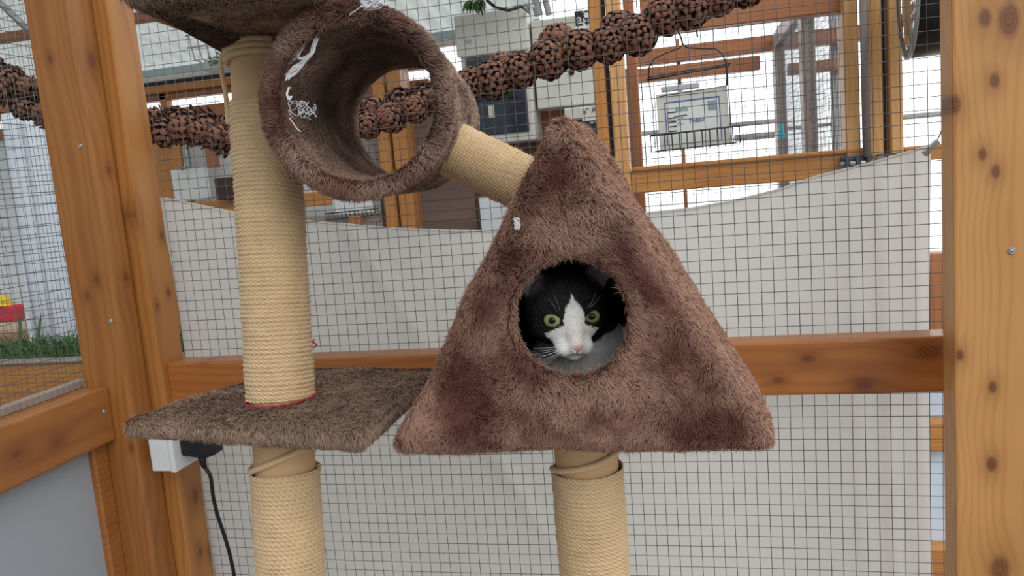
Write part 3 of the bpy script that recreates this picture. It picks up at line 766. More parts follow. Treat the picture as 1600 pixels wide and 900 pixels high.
# things seen in the slit by the right post
bpx('slit_board', 1450, 660, 1500, 706, 2.1005, .05, WOODX, 'upper pine board glimpsed between sheet and right post', 'board')
bpx('slit_board', 1450, 858, 1500, 900, 2.1, .05, WOODX, 'lower pine board glimpsed low between sheet and right post', 'board', floor=True)
bpx('plastic_sheet', 1445, 400, 1500, 960, 2.1503, .01, plain('blue white film', (.62, .70, .85), .3, var=.25, scale=9), 'bluish white plastic film glimpsed beside the right post', 'sheet', floor=True)

bpx('slit_stack', 1452, 395, 1500, 516, 2.1, .05, WOODZB, 'reddish boards glimpsed between the sheet fold and right post', 'boards', ext=(0, 0, 0, .02))
# --- hanging clipboards
HANG = empty('wire_hanger', P(1075, 60, Y=2.205), 'dark wire hanger with hook and basket holding the lettered clipboard', 'hanger')
def clipboard(pxc, wpx, hpx, Y, label, rot, texts=True, basket=True):
    """a white card holder; local frame then rotated"""
    c = Vector(P(*pxc, Y=Y)); d = (RW.T@(np.array(c)-EYE))[2]; wd, hg = wpx*d/FOC, hpx*d/FOC
    o = empty('card_holder', c, label, 'card holder'); R_ = Matrix.Rotation(rot, 4, 'Y')
    def fin(mb, nm, mat, parent=o, **k):
        mb.v = [tuple(R_@Vector(p)+c) for p in mb.v]; return mb.obj(nm, mat, parent, **k)
    brd = fin(MB().box((-wd/2, 0, -hg/2), (wd/2, .004, hg/2)), 'board', BEIGE2 if basket == 'hanger' else WHITEP, bevel=.0015)
    pap = fin(MB().box((-wd*.38, -.0014, -hg*.40), (wd*.38, -.0002, hg*.34)), 'card', PAPER)
    if texts:
        fr = MB(); t = .0015
        for (x0, z0, x1, z1) in ((-.38, .325, .38, .345), (-.385, -.40, -.375, .345), (.375, -.40, .385, .345)): fr.box((wd*x0, -.003, hg*z0), (wd*x1, -.0016, hg*z1))
        fin(fr, 'border', BLUEINK, pap)
        fin(MB().box((wd*.22, -.003, hg*.12), (wd*.34, -.0016, hg*.28)), 'emblem', plain('grey emblem', (.25, .33, .35), .6), pap)
        for (s_, x, z, h, m_) in (('Bella', -.24, .16, .085, TEAL), ('LH -', -.22, .02, .06, BLUEINK), ('O -', -.22, -.08, .06, BLUEINK), ('TABBY', -.06, -.06, .07, BLUEINK)):
            q = R_@Vector((wd*x, -.0026, hg*z))+c; text('handwriting', s_, q, hg*h, m_, pap, ry=rot)
        for k, z in enumerate((.15, .05, -.02, -.10, -.18)):
            fin(MB().box((-wd*.35, -.0026, hg*z), (-wd*(.24 if k else .22), -.0016, hg*(z+.018))), 'printed_line', INK, pap)
        fin(MB().box((-wd*.26, -.0026, hg*.075), (-wd*.08, -.0016, hg*.09)), 'printed_line', INK, pap)
    if basket:
        bk_ = MB(); w2 = wd*.62; t = .0019
        zt, zb_ = -hg*.22, -hg*.50
        bk_.tube([(-w2, -.035, zt), (w2, -.035, zt)], .0024, 6)
        bk_.tube([(-w2, .010, zt), (-w2, -.035, zt), (-w2, -.035, zb_), (-w2, .01, zb_)], t, 6); bk_.tube([(w2, .010, zt), (w2, -.035, zt), (w2, -.035, zb_), (w2, .01, zb_)], t, 6)
        bk_.tube([(-w2*.92, -.033, zb_), (w2*.92, -.033, zb_)], t, 6)
        for i in range(11):
            x = -w2*.85+i*w2*.17; bk_.tube([(x, -.035, zt), (x, -.035, zb_), (x, .008, zb_-.004)], t*.8, 6)
        fin(bk_, 'basket', WIREDK, parent=HANG if basket == 'hanger' else o, smooth=True)
    return o, c, R_, wd, hg
o, c, R_, wd, hg = clipboard((1083, 186), 108, 88, 2.2135, 'pale clipboard lettered Bella in the wire hanger before the window', -.02, basket='hanger')
clipm = MB().box((-wd*.42, -.006, hg*.52), (wd*.12, .008, hg*.62)); clipm.v = [tuple(R_@Vector(p)+c) for p in clipm.v]; clipm.obj('clip', plain('clear grey plastic', (.45, .48, .52), .2), o, bevel=.003)
def hanger():
    pt = lambda x, y: P(x, y, Y=2.205)
    o = HANG; _ = (pt(1075, 60), 'dark wire hanger with hook holding up the lettered clipboard', 'hanger')
    hook = [(1090, 58), (1088, 45), (1083, 38), (1074, 35), (1064, 37), (1059, 42), (1059, 48), (1064, 58), (1067, 70)]
    MB().tube([P(x, y, Y=2.205) for x, y in hook], .0022, 8).obj('hook', WIREDK, o, smooth=True)
    frame = [(1067, 70), (1060, 76), (1040, 83), (1022, 92), (1014, 106), (1013, 125)]
    frame2 = [(1067, 70), (1076, 75), (1096, 76), (1118, 76), (1128, 84), (1134, 96), (1136, 110), (1135, 134)]
    MB().tube([pt(*q) for q in frame], .0020, 8).obj('shoulder', WIREDK, o, smooth=True)
    MB().tube([pt(*q) for q in frame2], .0020, 8).obj('shoulder', WIREDK, o, smooth=True)
    bars = MB(); bars.tube([pt(1010, 125), pt(1140, 102)], .0026, 8); bars.tube([pt(1012, 121), pt(1142, 99)], .0016, 8)
    bars.obj('crossbar', WIREDK, o, smooth=True)
    MB().tube([pt(1013, 124), pt(1020, 168), pt(1024, 232)], .0012, 6).tube([pt(1134, 103), pt(1140, 160), pt(1144, 225)], .0012, 6).tube([pt(1030, 151), pt(1080, 143), pt(1135, 134)], .0012, 6).obj('side_wires', WIREDK, o, smooth=True)
hanger()
clipboard((298, 288), 64, 50, 3.115, 'blank white card holder on the pine post at far left', -.02, texts=False, basket=False)
clipboard((551, 322), 66, 34, 3.0555, 'white card in a dark wire basket under the tunnel', -.02, texts=False, basket=True)

# ================================================================== LEFT SIDE: neighbour cage
pl = P(60, 568, Y=1.7); zt_ = pl[2]
pb = MB().box((-2.9, 1.70, zt_-.16), (-1.12, 1.73, zt_)).obj('planter', WOODX)
tag(pb, 'wooden planter board with grass growing behind the left mesh', 'planter')
MB().box((-2.9, 1.73, zt_-.16), (-1.12, 2.07, zt_-.015)).obj('soil', plain('soil', (.06, .04, .025), .95, scale=60, bump=.6), pb)
MB().box((-2.9, 1.692, zt_), (-1.12, 1.74, zt_+.008)).obj('top_strip', GREYWOOD, pb, bevel=.002)
def grass():
    rng = random.Random(8); mb = MB()
    for i in range(2600):
        x = rng.uniform(-2.3, -1.2); y = rng.uniform(1.75, 1.885); L = rng.uniform(.03, .085); a = rng.uniform(-1, 1); b_ = rng.uniform(-.7, .7)
        p = Vector((x, y, zt_-.0145)); d1 = Vector((a*.5, b_, 1)).normalized(); d2 = Vector((a*1.6, b_, .35)).normalized()
        wv = Vector((.0026, .0006, 0)); m1 = p+d1*L*.6; e = m1+d2*L*.6
        mb.add([p-wv, p+wv, m1+wv, m1-wv, e], [(0, 1, 2, 3), (3, 2, 4)])
    tag(mb.obj('grass', LEAF, origin=(-1.7, 1.8, zt_)), 'short green grass growing in the wooden planter', 'grass', kind='stuff')
grass()
def spike(px, py0, py1, lean, label):
    p0 = Vector(P(px, py0, Y=1.78)); p1 = Vector(P(px+lean, py1, Y=1.78)); p0.z = zt_-.02; L = (p1-p0).length
    mb = MB(); n = 8; vs = []
    for i in range(n+1):
        t = i/n; c_ = p0.lerp(p1, t)+Vector((.01*math.sin(t*2.5), .012*t*t, 0)); w_ = .0095*(1-t)**.6*(.7+t*.6)
        vs += [c_-Vector((w_, 0, 0)), c_+Vector((0, -.003*(1-t), 0)), c_+Vector((w_, 0, 0)), c_+Vector((0, .003*(1-t), 0))]
    fs = [(i*4+k, i*4+(k+1) % 4, i*4+4+(k+1) % 4, i*4+4+k) for i in range(n) for k in range(4)]
    mb.add(vs, fs); tag(mb.obj('aloe_leaf_plant', LEAF, smooth=True), label, 'plant')
spike(27, 555, 484, -5, 'tall green leaf spike nearest the red bag')
spike(46, 555, 490, 10, 'broad leaf spike in the middle of the planter')
spike(118, 552, 488, -4, 'slender leaf spike beside the left corner post')
# red and yellow bag
c = P(4, 520, Y=1.95); bg_ = empty('snack_bag', (c[0], 1.95, zt_-.01), 'red, yellow and cream printed bag behind the planter grass', 'bag')
zc = zt_-.01
def slab(z0, z1, m_, nm): MB().box((c[0]-.09, 1.965, z0), (c[0]+.035, 2.01, z1)).obj(nm, m_, bg_, bevel=.006, seg=2)
slab(zc, zc+.05, plain('brick print', (.42, .22, .13), .6), 'printed_base'); slab(zc+.05, zc+.085, plain('cream print', (.62, .5, .33), .6), 'cream_band'); slab(zc+.085, zc+.135, plain('red print', (.62, .04, .06), .5), 'red_band')
MB().lathe([(.0001, .03), (.02, .028), (.032, .0)], (c[0]-.02, 1.985, zc+.135), (0, 0, 1), 16).obj('yellow_top', plain('yellow print', (.72, .52, .03), .5), bg_, smooth=True)
# white curtain behind the planter
def curtain():
    n = 160; V = []; X = np.linspace(P(-30, 300, Y=2.1)[0], P(150, 300, Y=2.1)[0], n)
    lefte = lambda z: -.0
    z0, z1 = .35, zat(60, 168, 2.1)
    for j in range(24):
        t = j/23; z = z1*(1-t)+z0*t
        xl = np.interp(z, [zat(40, 470, 2.1), zat(0, 200, 2.1)], [P(22, 470, Y=2.1)[0], P(-10, 200, Y=2.1)[0]])
        for i in range(n):
            x = xl+(X[-1]-xl)*i/(n-1); V.append((x, 2.12+.022*math.sin(x*26+.8*math.sin(z*3))+.012*math.sin(x*61), z))
    F = [(j*n+i, (j+1)*n+i, (j+1)*n+i+1, j*n+i+1) for j in range(23) for i in range(n-1)]
    me = bpy.data.meshes.new('curtain'); me.from_pydata(V, [], F); me.polygons.foreach_set('use_smooth', [True]*len(F))
    o = link('white_curtain', me, plain('white curtain cloth', (.66, .72, .80), .8), origin=(X.mean(), 2.12, 1.2)); o.modifiers.new('t', 'SOLIDIFY').thickness = .002
    tag(o, 'bluish white draped curtain behind the planter at far left', 'curtain')
curtain()
tag(MB().tube([P(-40, -30, Y=2.4), P(8, 12, Y=2.4), P(45, 48, Y=2.4)], .012, 10).obj('roof_strut', STEEL, smooth=True), 'bluish steel strut slanting under the roof at top left', 'strut')
tag(MB().box((-2.75, YM+.03, .0), (-1.10, YM+.06, .93)).obj('neighbour_panel', GREYBOARD), 'pale lower panel of the neighbouring cage', 'panel')

# ================================================================== PINE CONE GARLAND
CONEMAT = plain('pine cone scale', (.235, .105, .066), .6, var=.45, scale=110, spec=.25)
CONEMATD = plain('dark inner cone', (.085, .038, .026), .8)
def cone_mesh(seed, R=.026, H=.029, openness=.40, n=76, sc_=1.):
    """axis along +z is the face seen; thick rounded woody scales in a golden-angle spiral"""
    rng = random.Random(seed); mb = MB(); ga = PI*(3-math.sqrt(5))
    for i in range(n):
        t = (i+.5)/n; phi = math.acos(1-1.82*t); th = i*ga+rng.uniform(-.08, .08)
        rad = Vector((math.cos(th), math.sin(th), 0)); ax = Vector((0, 0, 1))
        pos = rad*math.sin(phi)*R+ax*math.cos(phi)*H
        out = Vector((rad.x*math.sin(phi)/R, rad.y*math.sin(phi)/R, math.cos(phi)/H)).normalized()
        tan = (rad*math.cos(phi)-ax*math.sin(phi)).normalized(); side = out.cross(tan).normalized()
        w_ = (.0036+.0038*min(1, phi*1.1))*sc_*rng.uniform(.88, 1.12); k = openness*(.25+.9*t)*rng.uniform(.7, 1.3)
        g = (-tan*math.cos(k)+out*math.sin(k)).normalized()             # direction the scale grows (towards the tip)
        nn = (out*math.cos(k)+tan*math.sin(k)).normalized()
        c = pos+out*rng.uniform(-.001, .001); th_ = .0016*sc_
        rim = [(-1.0, -.35), (-.98, .25), (-.62, .80), (0, 1.02), (.62, .80), (.98, .25), (1.0, -.35)]
        top = [c+side*a*w_+g*b*w_ for a, b in [(a*.80, b*1.08) for a, b in rim]]; bot = [p-nn*th_-g*.0004 for p in top]
        inn = [c*.55-side*w_*.35, c*.55+side*w_*.35]; boss = c+nn*w_*.42+g*w_*.12
        vs = top+bot+inn+[boss]; B_ = 7; fs = []
        fs2 = []
        for q in range(6): fs.append((q+1, q, 16)); fs2.append((q, q+1, B_+q+1, B_+q))
        fs.append((0, 6, 16)); fs2 += [(6, 0, 14, 15), (0, B_, 14), (B_+6, 6, 15), tuple([14]+[B_+q for q in range(7)]+[15])]
        mb.add(vs, fs+fs2, 0); mb.m[-len(fs2):] = [1]*len(fs2)
    vs = [(R*.66*math.sin(PI*j/8)*math.cos(2*PI*k/14), R*.66*math.sin(PI*j/8)*math.sin(2*PI*k/14), H*.66*math.cos(PI*j/8)) for j in range(9) for k in range(14)]
    mb.add(vs, [(j*14+k, (j+1)*14+k, (j+1)*14+(k+1) % 14, j*14+(k+1) % 14) for j in range(8) for k in range(14)], 1)
    me = mb.mesh('pine_cone'); me.materials.append(CONEMAT); me.materials.append(CONEMATD); return me
CONES = [cone_mesh(1), cone_mesh(2, openness=.5), cone_mesh(3, R=.024, H=.032, openness=1.0, n=46, sc_=1.25), cone_mesh(4, R=.026, H=.029, openness=1.25, n=44, sc_=1.3)]
gar_pts = [(-60, 95), (-25, 118), (5, 135), (38, 155), (75, 172), (110, 182), (150, 190), (195, 195), (235, 197), (262, 198), (290, 200), (318, 203), (346, 208), (380, 210), (420, 208), (470, 203), (520, 196),
           (545, 192), (575, 186), (612, 172), (650, 163), (690, 148), (737, 128), (770, 122), (812, 108), (857, 90), (905, 76), (951, 68), (996, 53), (1037, 24), (1080, 8), (1122, -8), (1165, -22)]
gar = empty('pine_cone_garland', P(600, 180, Y=1.385), 'long garland of brown pine cones strung outside the back mesh', 'garland')
def garland():
    rng = random.Random(11); k = 0
    for i, (px, py) in enumerate(gar_pts):
        for row in (0, 1):
            right = px > 700
            if right: oy = 2 if row == 0 else -14-rng.uniform(0, 6); ox = 0 if row == 0 else 16; Y = 1.365 if row == 0 else 1.40
            else: oy = (9 if row == 0 else -9)+rng.uniform(-3, 3); ox = 0 if row == 0 else 13; Y = 1.365 if row == 0 else 1.395
            if row == 1 and right and i % 2 == 0: continue
            p = P(px+ox, py+oy, Y=Y)
            me = CONES[rng.randrange(2)] if right or row == 0 and 540 < px else CONES[2+rng.randrange(2)]
            o = bpy.data.objects.new('pine_cone', me); COL.objects.link(o); o.parent = gar; o.location = Vector(p)-gar.location
            if right and row == 0: d = Vector((rng.uniform(-.25, .45), -1, rng.uniform(-.45, .05)))
            elif right: d = Vector((rng.uniform(-.8, .8), -.6, rng.uniform(.1, 1)))
            else: d = Vector((rng.uniform(-.9, .9), -.5, rng.uniform(-.9, .7)))
            q = d.to_track_quat('Z', 'Y'); o.rotation_mode = 'QUATERNION'
            from mathutils import Quaternion
            o.rotation_quaternion = q@Quaternion((0, 0, 1), rng.uniform(0, 6))
            s_ = (1.12 if right else .95)*rng.uniform(.90, 1.06); 
            if right and px > 840: s_ *= 1.08
            o.scale = (s_, s_, s_)
    MB().tube([P(px, py-4, Y=1.385) for px, py in gar_pts], .002, 6).obj('string', WIREDK, gar, smooth=True)
garland()

# ================================================================== SOCKET, PLUG, CABLE
sp_ = empty('power_socket', (-.954, 1.20, .905), 'white surface socket on the left corner post under the platform', 'socket')
MB().box((-.9545, 1.165, .893), (-.917, 1.250, .975)).obj('back_box', WHITEP, sp_, bevel=.003, seg=2)
MB().box((-.9165, 1.163, .891), (-.905, 1.252, .977)).obj('face_plate', WHITEP, sp_, bevel=.003, seg=2)
pg_ = empty('plug', (-.904, 1.205, .93), 'black plug with a cable hanging from the white socket', 'plug')
MB().add([(-.9045, 1.182, .915), (-.9045, 1.232, .915), (-.9045, 1.232, .968), (-.9045, 1.182, .968), (-.862, 1.186, .908), (-.862, 1.228, .908), (-.862, 1.228, .955), (-.862, 1.186, .955), (-.845, 1.192, .912), (-.845, 1.222, .912), (-.845, 1.222, .945), (-.845, 1.192, .945)],
         [(3, 2, 1, 0), (0, 1, 5, 4), (1, 2, 6, 5), (2, 3, 7, 6), (3, 0, 4, 7), (4, 5, 9, 8), (5, 6, 10, 9), (6, 7, 11, 10), (7, 4, 8, 11), (8, 9, 10, 11)]).obj('plug_body', BLACKP, pg_, bevel=.004, seg=2)
MB().tube([(-.880, 1.205, .912), (-.879, 1.205, .895), (-.877, 1.205, .885)], [.0085, .006, .005], 12).obj('strain_relief', BLACKP, pg_, smooth=True)
cp = [(-.877, 1.205, .886)]
for (px, py) in ((329, 745), (333, 775), (340, 805), (350, 835), (359, 866), (366, 900), (370, 940), (372, 1000)): cp.append(tuple(P(px, py, Y=1.205+.0003*(py-745)*.3)))
cp += [(-.84, 1.22, .3), (-.8, 1.2, .05)]
def spline(pts, n=6):
    pts = [Vector(p) for p in pts]; out = []
    for i in range(len(pts)-1):
        p0, p1, p2, p3 = pts[max(i-1, 0)], pts[i], pts[i+1], pts[min(i+2, len(pts)-1)]
        for k in range(n):
            t = k/n; out.append(.5*((2*p1)+(p2-p0)*t+(2*p0-5*p1+4*p2-p3)*t*t+(3*p1-p0-3*p2+p3)*t**3))
    return out+[pts[-1]]
MB().tube(spline(cp), .0034, 10).obj('cable', BLACKP, pg_, smooth=True)
rt = P(489, 541, Y=1.235)
tag(MB().tube(spline([rt+np.array(q) for q in ((-.006, 0, .004), (.002, -.006, .009), (.007, 0, .002), (.0, -.006, -.003), (-.005, .002, .001), (.004, 0, .012))]), .0013, 6).obj('twine_knot', REDTW, smooth=True), 'small knot of red twine on the orange cross beam', 'twine')

# ================================================================== CAT TREE
tree = empty('cat_tree', (-.33, .90, 0), 'brown plush cat tree with sisal posts, tunnel and triangular house', 'cat tree')
def sisal(name, a, b, R, parent, pitch=.0056, card=True, seed=0, nth=264, per=6, ext_dark=None):
    """rope wound round a tube, modelled coil by coil"""
    a, b = Vector(a), Vector(b); L = (b-a).length; ax = (b-a).normalized(); u = ax.orthogonal().normalized(); v = ax.cross(u)
    nz = max(4, int(L/pitch*per)); TH, K = np.meshgrid(np.arange(nth)*2*PI/nth, np.arange(nz+1), indexing='xy')
    z = K*L/nz; ph = z/pitch+TH/(2*PI); fr = ph-np.floor(ph)
    prof = np.sqrt(np.clip(1-(2*fr-1)**2, 0.02, 1)); prof = prof**.8
    s = (np.floor(ph)*2*PI+TH)*R; lay = np.abs(np.sin(PI*(s/.0074+fr*1.25)))
    wob = np.sin(np.floor(ph)*1.7+seed)*.0004+np.sin(TH*2+np.floor(ph)*.37)*.0003
    r = R-.0024+prof*.0021+(lay**.7-.6)*.0017*prof+wob+.0003*vnoise(np.stack([TH.ravel()*9, ph.ravel()*2.2, ph.ravel()*0], 1), 1., 3).reshape(TH.shape)
    U, Vv, A = np.array(u), np.array(v), np.array(ax)
    pts = np.array(a)+z[..., None]*A+r[..., None]*(np.cos(TH)[..., None]*U+np.sin(TH)[..., None]*Vv)
    V = pts.reshape(-1, 3); i = np.arange(nz)[:, None]*nth; k = np.arange(nth)[None]; k1 = (k+1) % nth
    F = np.stack([i+k, i+k1, i+nth+k1, i+nth+k], -1).reshape(-1, 4)
    sh = np.clip(.50+.24*prof+.36*lay, 0, 1.08)
    rr = vnoise(V, 60., seed+1)*.06+vnoise(V, 12., seed+2)*.07
    c = np.clip(sh.reshape(-1)+rr, 0, 1.1)[:, None]*np.array([1, .97, .92])
    # stray fibres
    rng = np.random.default_rng(seed+3); n = int(L*9000); t = rng.integers(0, len(V), n)
    ang = TH.reshape(-1)[t]; nn = np.cos(ang)[:, None]*U+np.sin(ang)[:, None]*Vv; tg = -np.sin(ang)[:, None]*U+np.cos(ang)[:, None]*Vv
    p = V[t]; d = nrm(tg*rng.choice([-1, 1], n)[:, None]+nn*rng.uniform(.05, .8, n)[:, None]+A*rng.normal(0, .6, n)[:, None])
    Lf = rng.uniform(.002, .009, n)[:, None]; wv = nrm(np.cross(d, nn)+1e-6)*.00016
    V2 = np.stack([p-wv, p+wv, p+d*Lf*.55+nn*.0003+wv*.8, p+d*Lf*.55+nn*.0003-wv*.8, p+d*Lf], 1).reshape(-1, 3)
    o = len(V)+np.arange(n)*5
    qd = np.stack([o, o+1, o+2, o+3], 1); tr = np.stack([o+3, o+2, o+4], 1)
    cc = np.concatenate([c, np.ones((len(V2), 3))*np.array([1., .97, .9])])
    me = np_mesh(name, np.concatenate([V, V2]), np.concatenate([F, qd]), tr, cc)
    return link(name, me, ROPE, parent, origin=tuple(a))
def helix(a, b, R, turns, r, n=90, wob=0, ph=0):
    a, b = Vector(a), Vector(b); ax = (b-a).normalized(); u = ax.orthogonal().normalized(); v = ax.cross(u); out = []
    for i in range(n+1):
        t = i/n; an = ph+turns*2*PI*t; out.append(a.lerp(b, t)+(u*math.cos(an)+v*math.sin(an))*(R+r*.9)+ax*wob*math.sin(t*9))
    return out
def rope_tube(name, pts, r, parent):
    """two-ply looking rope: tube with a twisted cross-section"""
    N = len(pts); mb = MB(); ref = Vector((0, 0, 1)); vs = []; n = 10; pts = [Vector(p) for p in pts]; s = 0
    for i, p in enumerate(pts):
        t = (pts[min(i+1, N-1)]-pts[max(i-1, 0)]).normalized(); u = (ref-t*ref.dot(t)); u = u.normalized() if u.length > 1e-3 else t.orthogonal().normalized(); ref = u; v = t.cross(u)
        if i: s += (p-pts[i-1]).length
        for k in range(n):
            an = 2*PI*k/n; rr = r*(.82+.25*abs(math.sin(1.5*(an+s/.0045)))); vs.append(p+(u*math.cos(an)+v*math.sin(an))*rr)
    fs = [(i*n+k, i*n+(k+1) % n, (i+1)*n+(k+1) % n, (i+1)*n+k) for i in range(N-1) for k in range(n)]
    fs.append(tuple(range(n))[::-1]); fs.append(tuple((N-1)*n+k for k in range(n))); mb.add(vs, fs)
    me = mb.mesh(name, True); at = me.attributes.new('col', 'FLOAT_COLOR', 'POINT'); at.data.foreach_set('color', [1., .98, .93, 1.]*len(me.vertices))
    return link(name, me, ROPE, parent, origin=pts[0])
def lerp3(a, b, t): return tuple(a[i]+(b[i]-a[i])*t for i in range(3))
def dense(pts, step=.0016):
    pts = [Vector(p) for p in pts]; out = []
    for i in range(len(pts)-1):
        L = (pts[i+1]-pts[i]).length; k = max(1, int(L/step))
        for j in range(k): out.append(pts[i].lerp(pts[i+1], j/k))
    return out+[pts[-1]]

RP = .0428
PLZ = 1.103
LX = -.516
# --- left scratching post
lp = empty('scratching_post', (LX, .885, 0), None, None, None, tree); lp.location = Vector((LX, .885, 0))-tree.location
topz = 1.553; ytop, ymid, ybot = .932, .885, .85
def lpos(z): return (LX, .85+(z-.877)*.13, z)
MB().lathe([(RP-.0045, 0), (RP-.0045, (Vector(lpos(topz))-Vector(lpos(.02))).length)], lpos(.02), Vector(lpos(topz))-Vector(lpos(.02)), 48).obj('card_tube', CARD, lp, smooth=True)
zc1 = P(400, 158, d=.955)[2]
sisal('rope_winding', lpos(PLZ+.001), lpos(zc1), RP, lp, seed=1)
zl = P(445, 752, d=.955)[2]
sisal('rope_winding', lpos(.62), lpos(zl), RP+.0005, lp, seed=2)
sisal('rope_winding', lpos(.03), lpos(.6205), RP+.0005, lp, seed=5, nth=48, per=4)
# loose turns: rope leaving the lower winding and slanting up
rope_tube('loose_rope', dense(helix(lpos(zl-.002), lpos(zl+.004), RP-.0045, .55, .004, ph=-.3)+helix(lpos(zl+.004), lpos(PLZ-.03), RP-.0045, .62, .004, ph=-.3+.55*2*PI)), .004, lp)
rope_tube('loose_rope', dense(helix(lpos(topz-.026), lpos(topz-.008), RP-.0045, 2.6, .0046, n=160, ph=1.)), .0046, lp)
hp = [Vector(lpos(topz-.010))+Vector((-.040, -.022, 0)), Vector(lpos(topz-.03))+Vector((-.047, -.017, 0)), Vector(lpos(topz-.06))+Vector((-.0455, -.013, 0)), Vector(lpos(topz-.10))+Vector((-.0445, -.012, 0)), Vector(lpos(zc1))+Vector((-.0435, -.012, 0))]
rope_tube('loose_rope', dense(spline(hp)), .003, lp)
MB().tube([Vector(lpos(PLZ+.0015))+Vector((math.cos(t)*(RP+.0012), math.sin(t)*(RP+.0012), .0006*math.sin(t*23))) for t in np.linspace(0, 2*PI, 90, endpoint=False)], .0013, 6, closed=True).obj('red_twine', REDTW, lp, smooth=True)

# --- right scratching post
RX, RYc = -.134, .905
rp_ = empty('scratching_post', (0, 0, 0), None, None, None, tree); rp_.location = Vector((RX, RYc, 0))-tree.location
def rpos(z): return (RX, RYc, z)
MB().lathe([(RP-.0045, 0), (RP-.0045, 1.053)], rpos(.02), (0, 0, 1), 48).obj('card_tube', CARD, rp_, smooth=True)
zr = P(925, 738, d=.93)[2]
sisal('rope_winding', rpos(.60), rpos(zr), RP+.001, rp_, seed=7)
sisal('rope_winding', rpos(.03), rpos(.6005), RP+.001, rp_, seed=8, nth=48, per=4)
rope_tube('loose_rope', dense(helix(rpos(zr-.001), rpos(1.066), RP-.0045, 1.15, .004, n=140, ph=2.4)), .004, rp_)

# --- slanting sisal strut from tunnel to house
sa, sb = Vector(P(692, 226, d=1.0)), Vector(P(862, 306, d=1.0)); sb.y = sa.y+.004
st = sisal('slanting_rope_strut', sa, sb, .0355, tree, seed=12, pitch=.0046)

# --- plush colours
def pile(root, tip, amt=.12):
    root, tip = np.array(root), np.array(tip)
    def f(p, n, rng):
        v = vnoise(p, 14., 3)*.6+vnoise(p, 45., 9)*.4; k = (1+amt*v[:, None]*1.6+rng.normal(0, .09, (len(p), 1)))
        return np.clip(root*k, .002, 1), np.clip(tip*k, .002, 1)
    return f
PATCHES = []                                   # where the pile is brushed the other way and shows its redder base
for (px_, py_, rx_, rz_, am_) in ((885, 275, 55, 45, .7), (800, 400, 38, 60, .6), (745, 450, 32, 60, .45), (712, 570, 35, 60, .8), (1040, 445, 42, 70, .85), (1010, 360, 30, 60, .6), (900, 668, 200, 28, .6), (1130, 650, 75, 50, .6), (760, 620, 60, 50, .35), (1060, 560, 60, 40, .3),
                                  (900, 350, 60, 25, -.5), (960, 610, 60, 30, -.4), (860, 610, 70, 25, -.4), (650, 660, 30, 50, -.5)):
    q_ = P(px_, py_, Y=.772); PATCHES.append((q_[0], q_[2], rx_*.00067, rz_*.00067, am_*.8))
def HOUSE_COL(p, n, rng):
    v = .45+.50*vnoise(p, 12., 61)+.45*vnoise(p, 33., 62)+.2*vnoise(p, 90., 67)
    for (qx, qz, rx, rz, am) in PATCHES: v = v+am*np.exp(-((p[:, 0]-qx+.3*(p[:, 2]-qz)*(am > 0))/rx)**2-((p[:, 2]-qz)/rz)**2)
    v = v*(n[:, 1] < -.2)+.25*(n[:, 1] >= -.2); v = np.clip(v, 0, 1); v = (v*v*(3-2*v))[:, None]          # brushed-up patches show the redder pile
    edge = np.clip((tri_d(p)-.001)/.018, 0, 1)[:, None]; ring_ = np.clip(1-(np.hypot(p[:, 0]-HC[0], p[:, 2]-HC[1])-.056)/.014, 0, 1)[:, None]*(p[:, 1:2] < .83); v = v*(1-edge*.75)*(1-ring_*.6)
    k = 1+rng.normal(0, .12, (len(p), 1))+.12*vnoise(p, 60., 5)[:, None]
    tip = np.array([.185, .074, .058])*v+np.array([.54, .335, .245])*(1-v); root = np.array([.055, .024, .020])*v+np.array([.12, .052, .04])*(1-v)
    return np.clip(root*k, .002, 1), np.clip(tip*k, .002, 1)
TUN_COL = pile((.12, .062, .048), (.50, .355, .28), .28)
PLAT_COL = pile((.13, .080, .056), (.42, .295, .22), .20)
viewpos = EYE
def facing(p, n):
    d = nrm(viewpos-p); return (d*n).sum(1)
def wt(c, n): return np.where(facing(c, n) > -.15, 1.0, .12)

# --- platforms: plush covered slabs
def slab_sdf(poly, z0, z1, rr, dip=None):
    poly = np.array(poly)
    def f(p):
        q = p[:, :2]; d = np.full(len(p), -1e9)
        for i in range(len(poly)):
            a, b = poly[i], poly[(i+1) % len(poly)]; e = (b-a)/np.linalg.norm(b-a); nn = np.array([e[1], -e[0]])
            d = np.maximum(d, (q-a)@nn)
        dz = np.abs(p[:, 2]-(z0+z1)/2-(dip(p) if dip else 0))-(z1-z0)/2
        a_, b_ = d+rr, dz+rr
        return np.minimum(np.maximum(a_, b_), 0)+np.sqrt(np.maximum(a_, 0)**2+np.maximum(b_, 0)**2)-rr+.0012*vnoise(p, 40., 2)
    return f
A, B, C_, D_ = (-.692, .806), (-.352, .752), (-.352, 1.020), (-.594, 1.060)
def plat(name, poly, z0, z1, rr, count, comb, seed, dip=None, wfn=wt, length=.009):
    xs = [p[0] for p in poly]; ys = [p[1] for p in poly]
    V, F = surfnet(slab_sdf(poly, z0, z1, rr, dip), (min(xs)-.02, min(ys)-.02, z0-.03), (max(xs)+.02, max(ys)+.02, z1+.03), .004)
    me = fur_mesh(name, V, F, count, length, comb, PLAT_COL, wfn, lift=.16, width=.0009, jitter=.34, seed=seed, droop=.9)
    return link(name, me, PLUSH, tree, origin=(sum(xs)/4, sum(ys)/4, z0))
def comb_plat(p, n):
    up = np.array([.35, -.5, 0]); side = np.array([.25, 0, -1.])
    return np.where(n[:, 2:3] > .6, up, side)+vnoise3(p, 16., 4)*.6
plat('platform', [A, B, C_, D_], PLZ-.026, PLZ-.002, .011, 90000, comb_plat, 21)
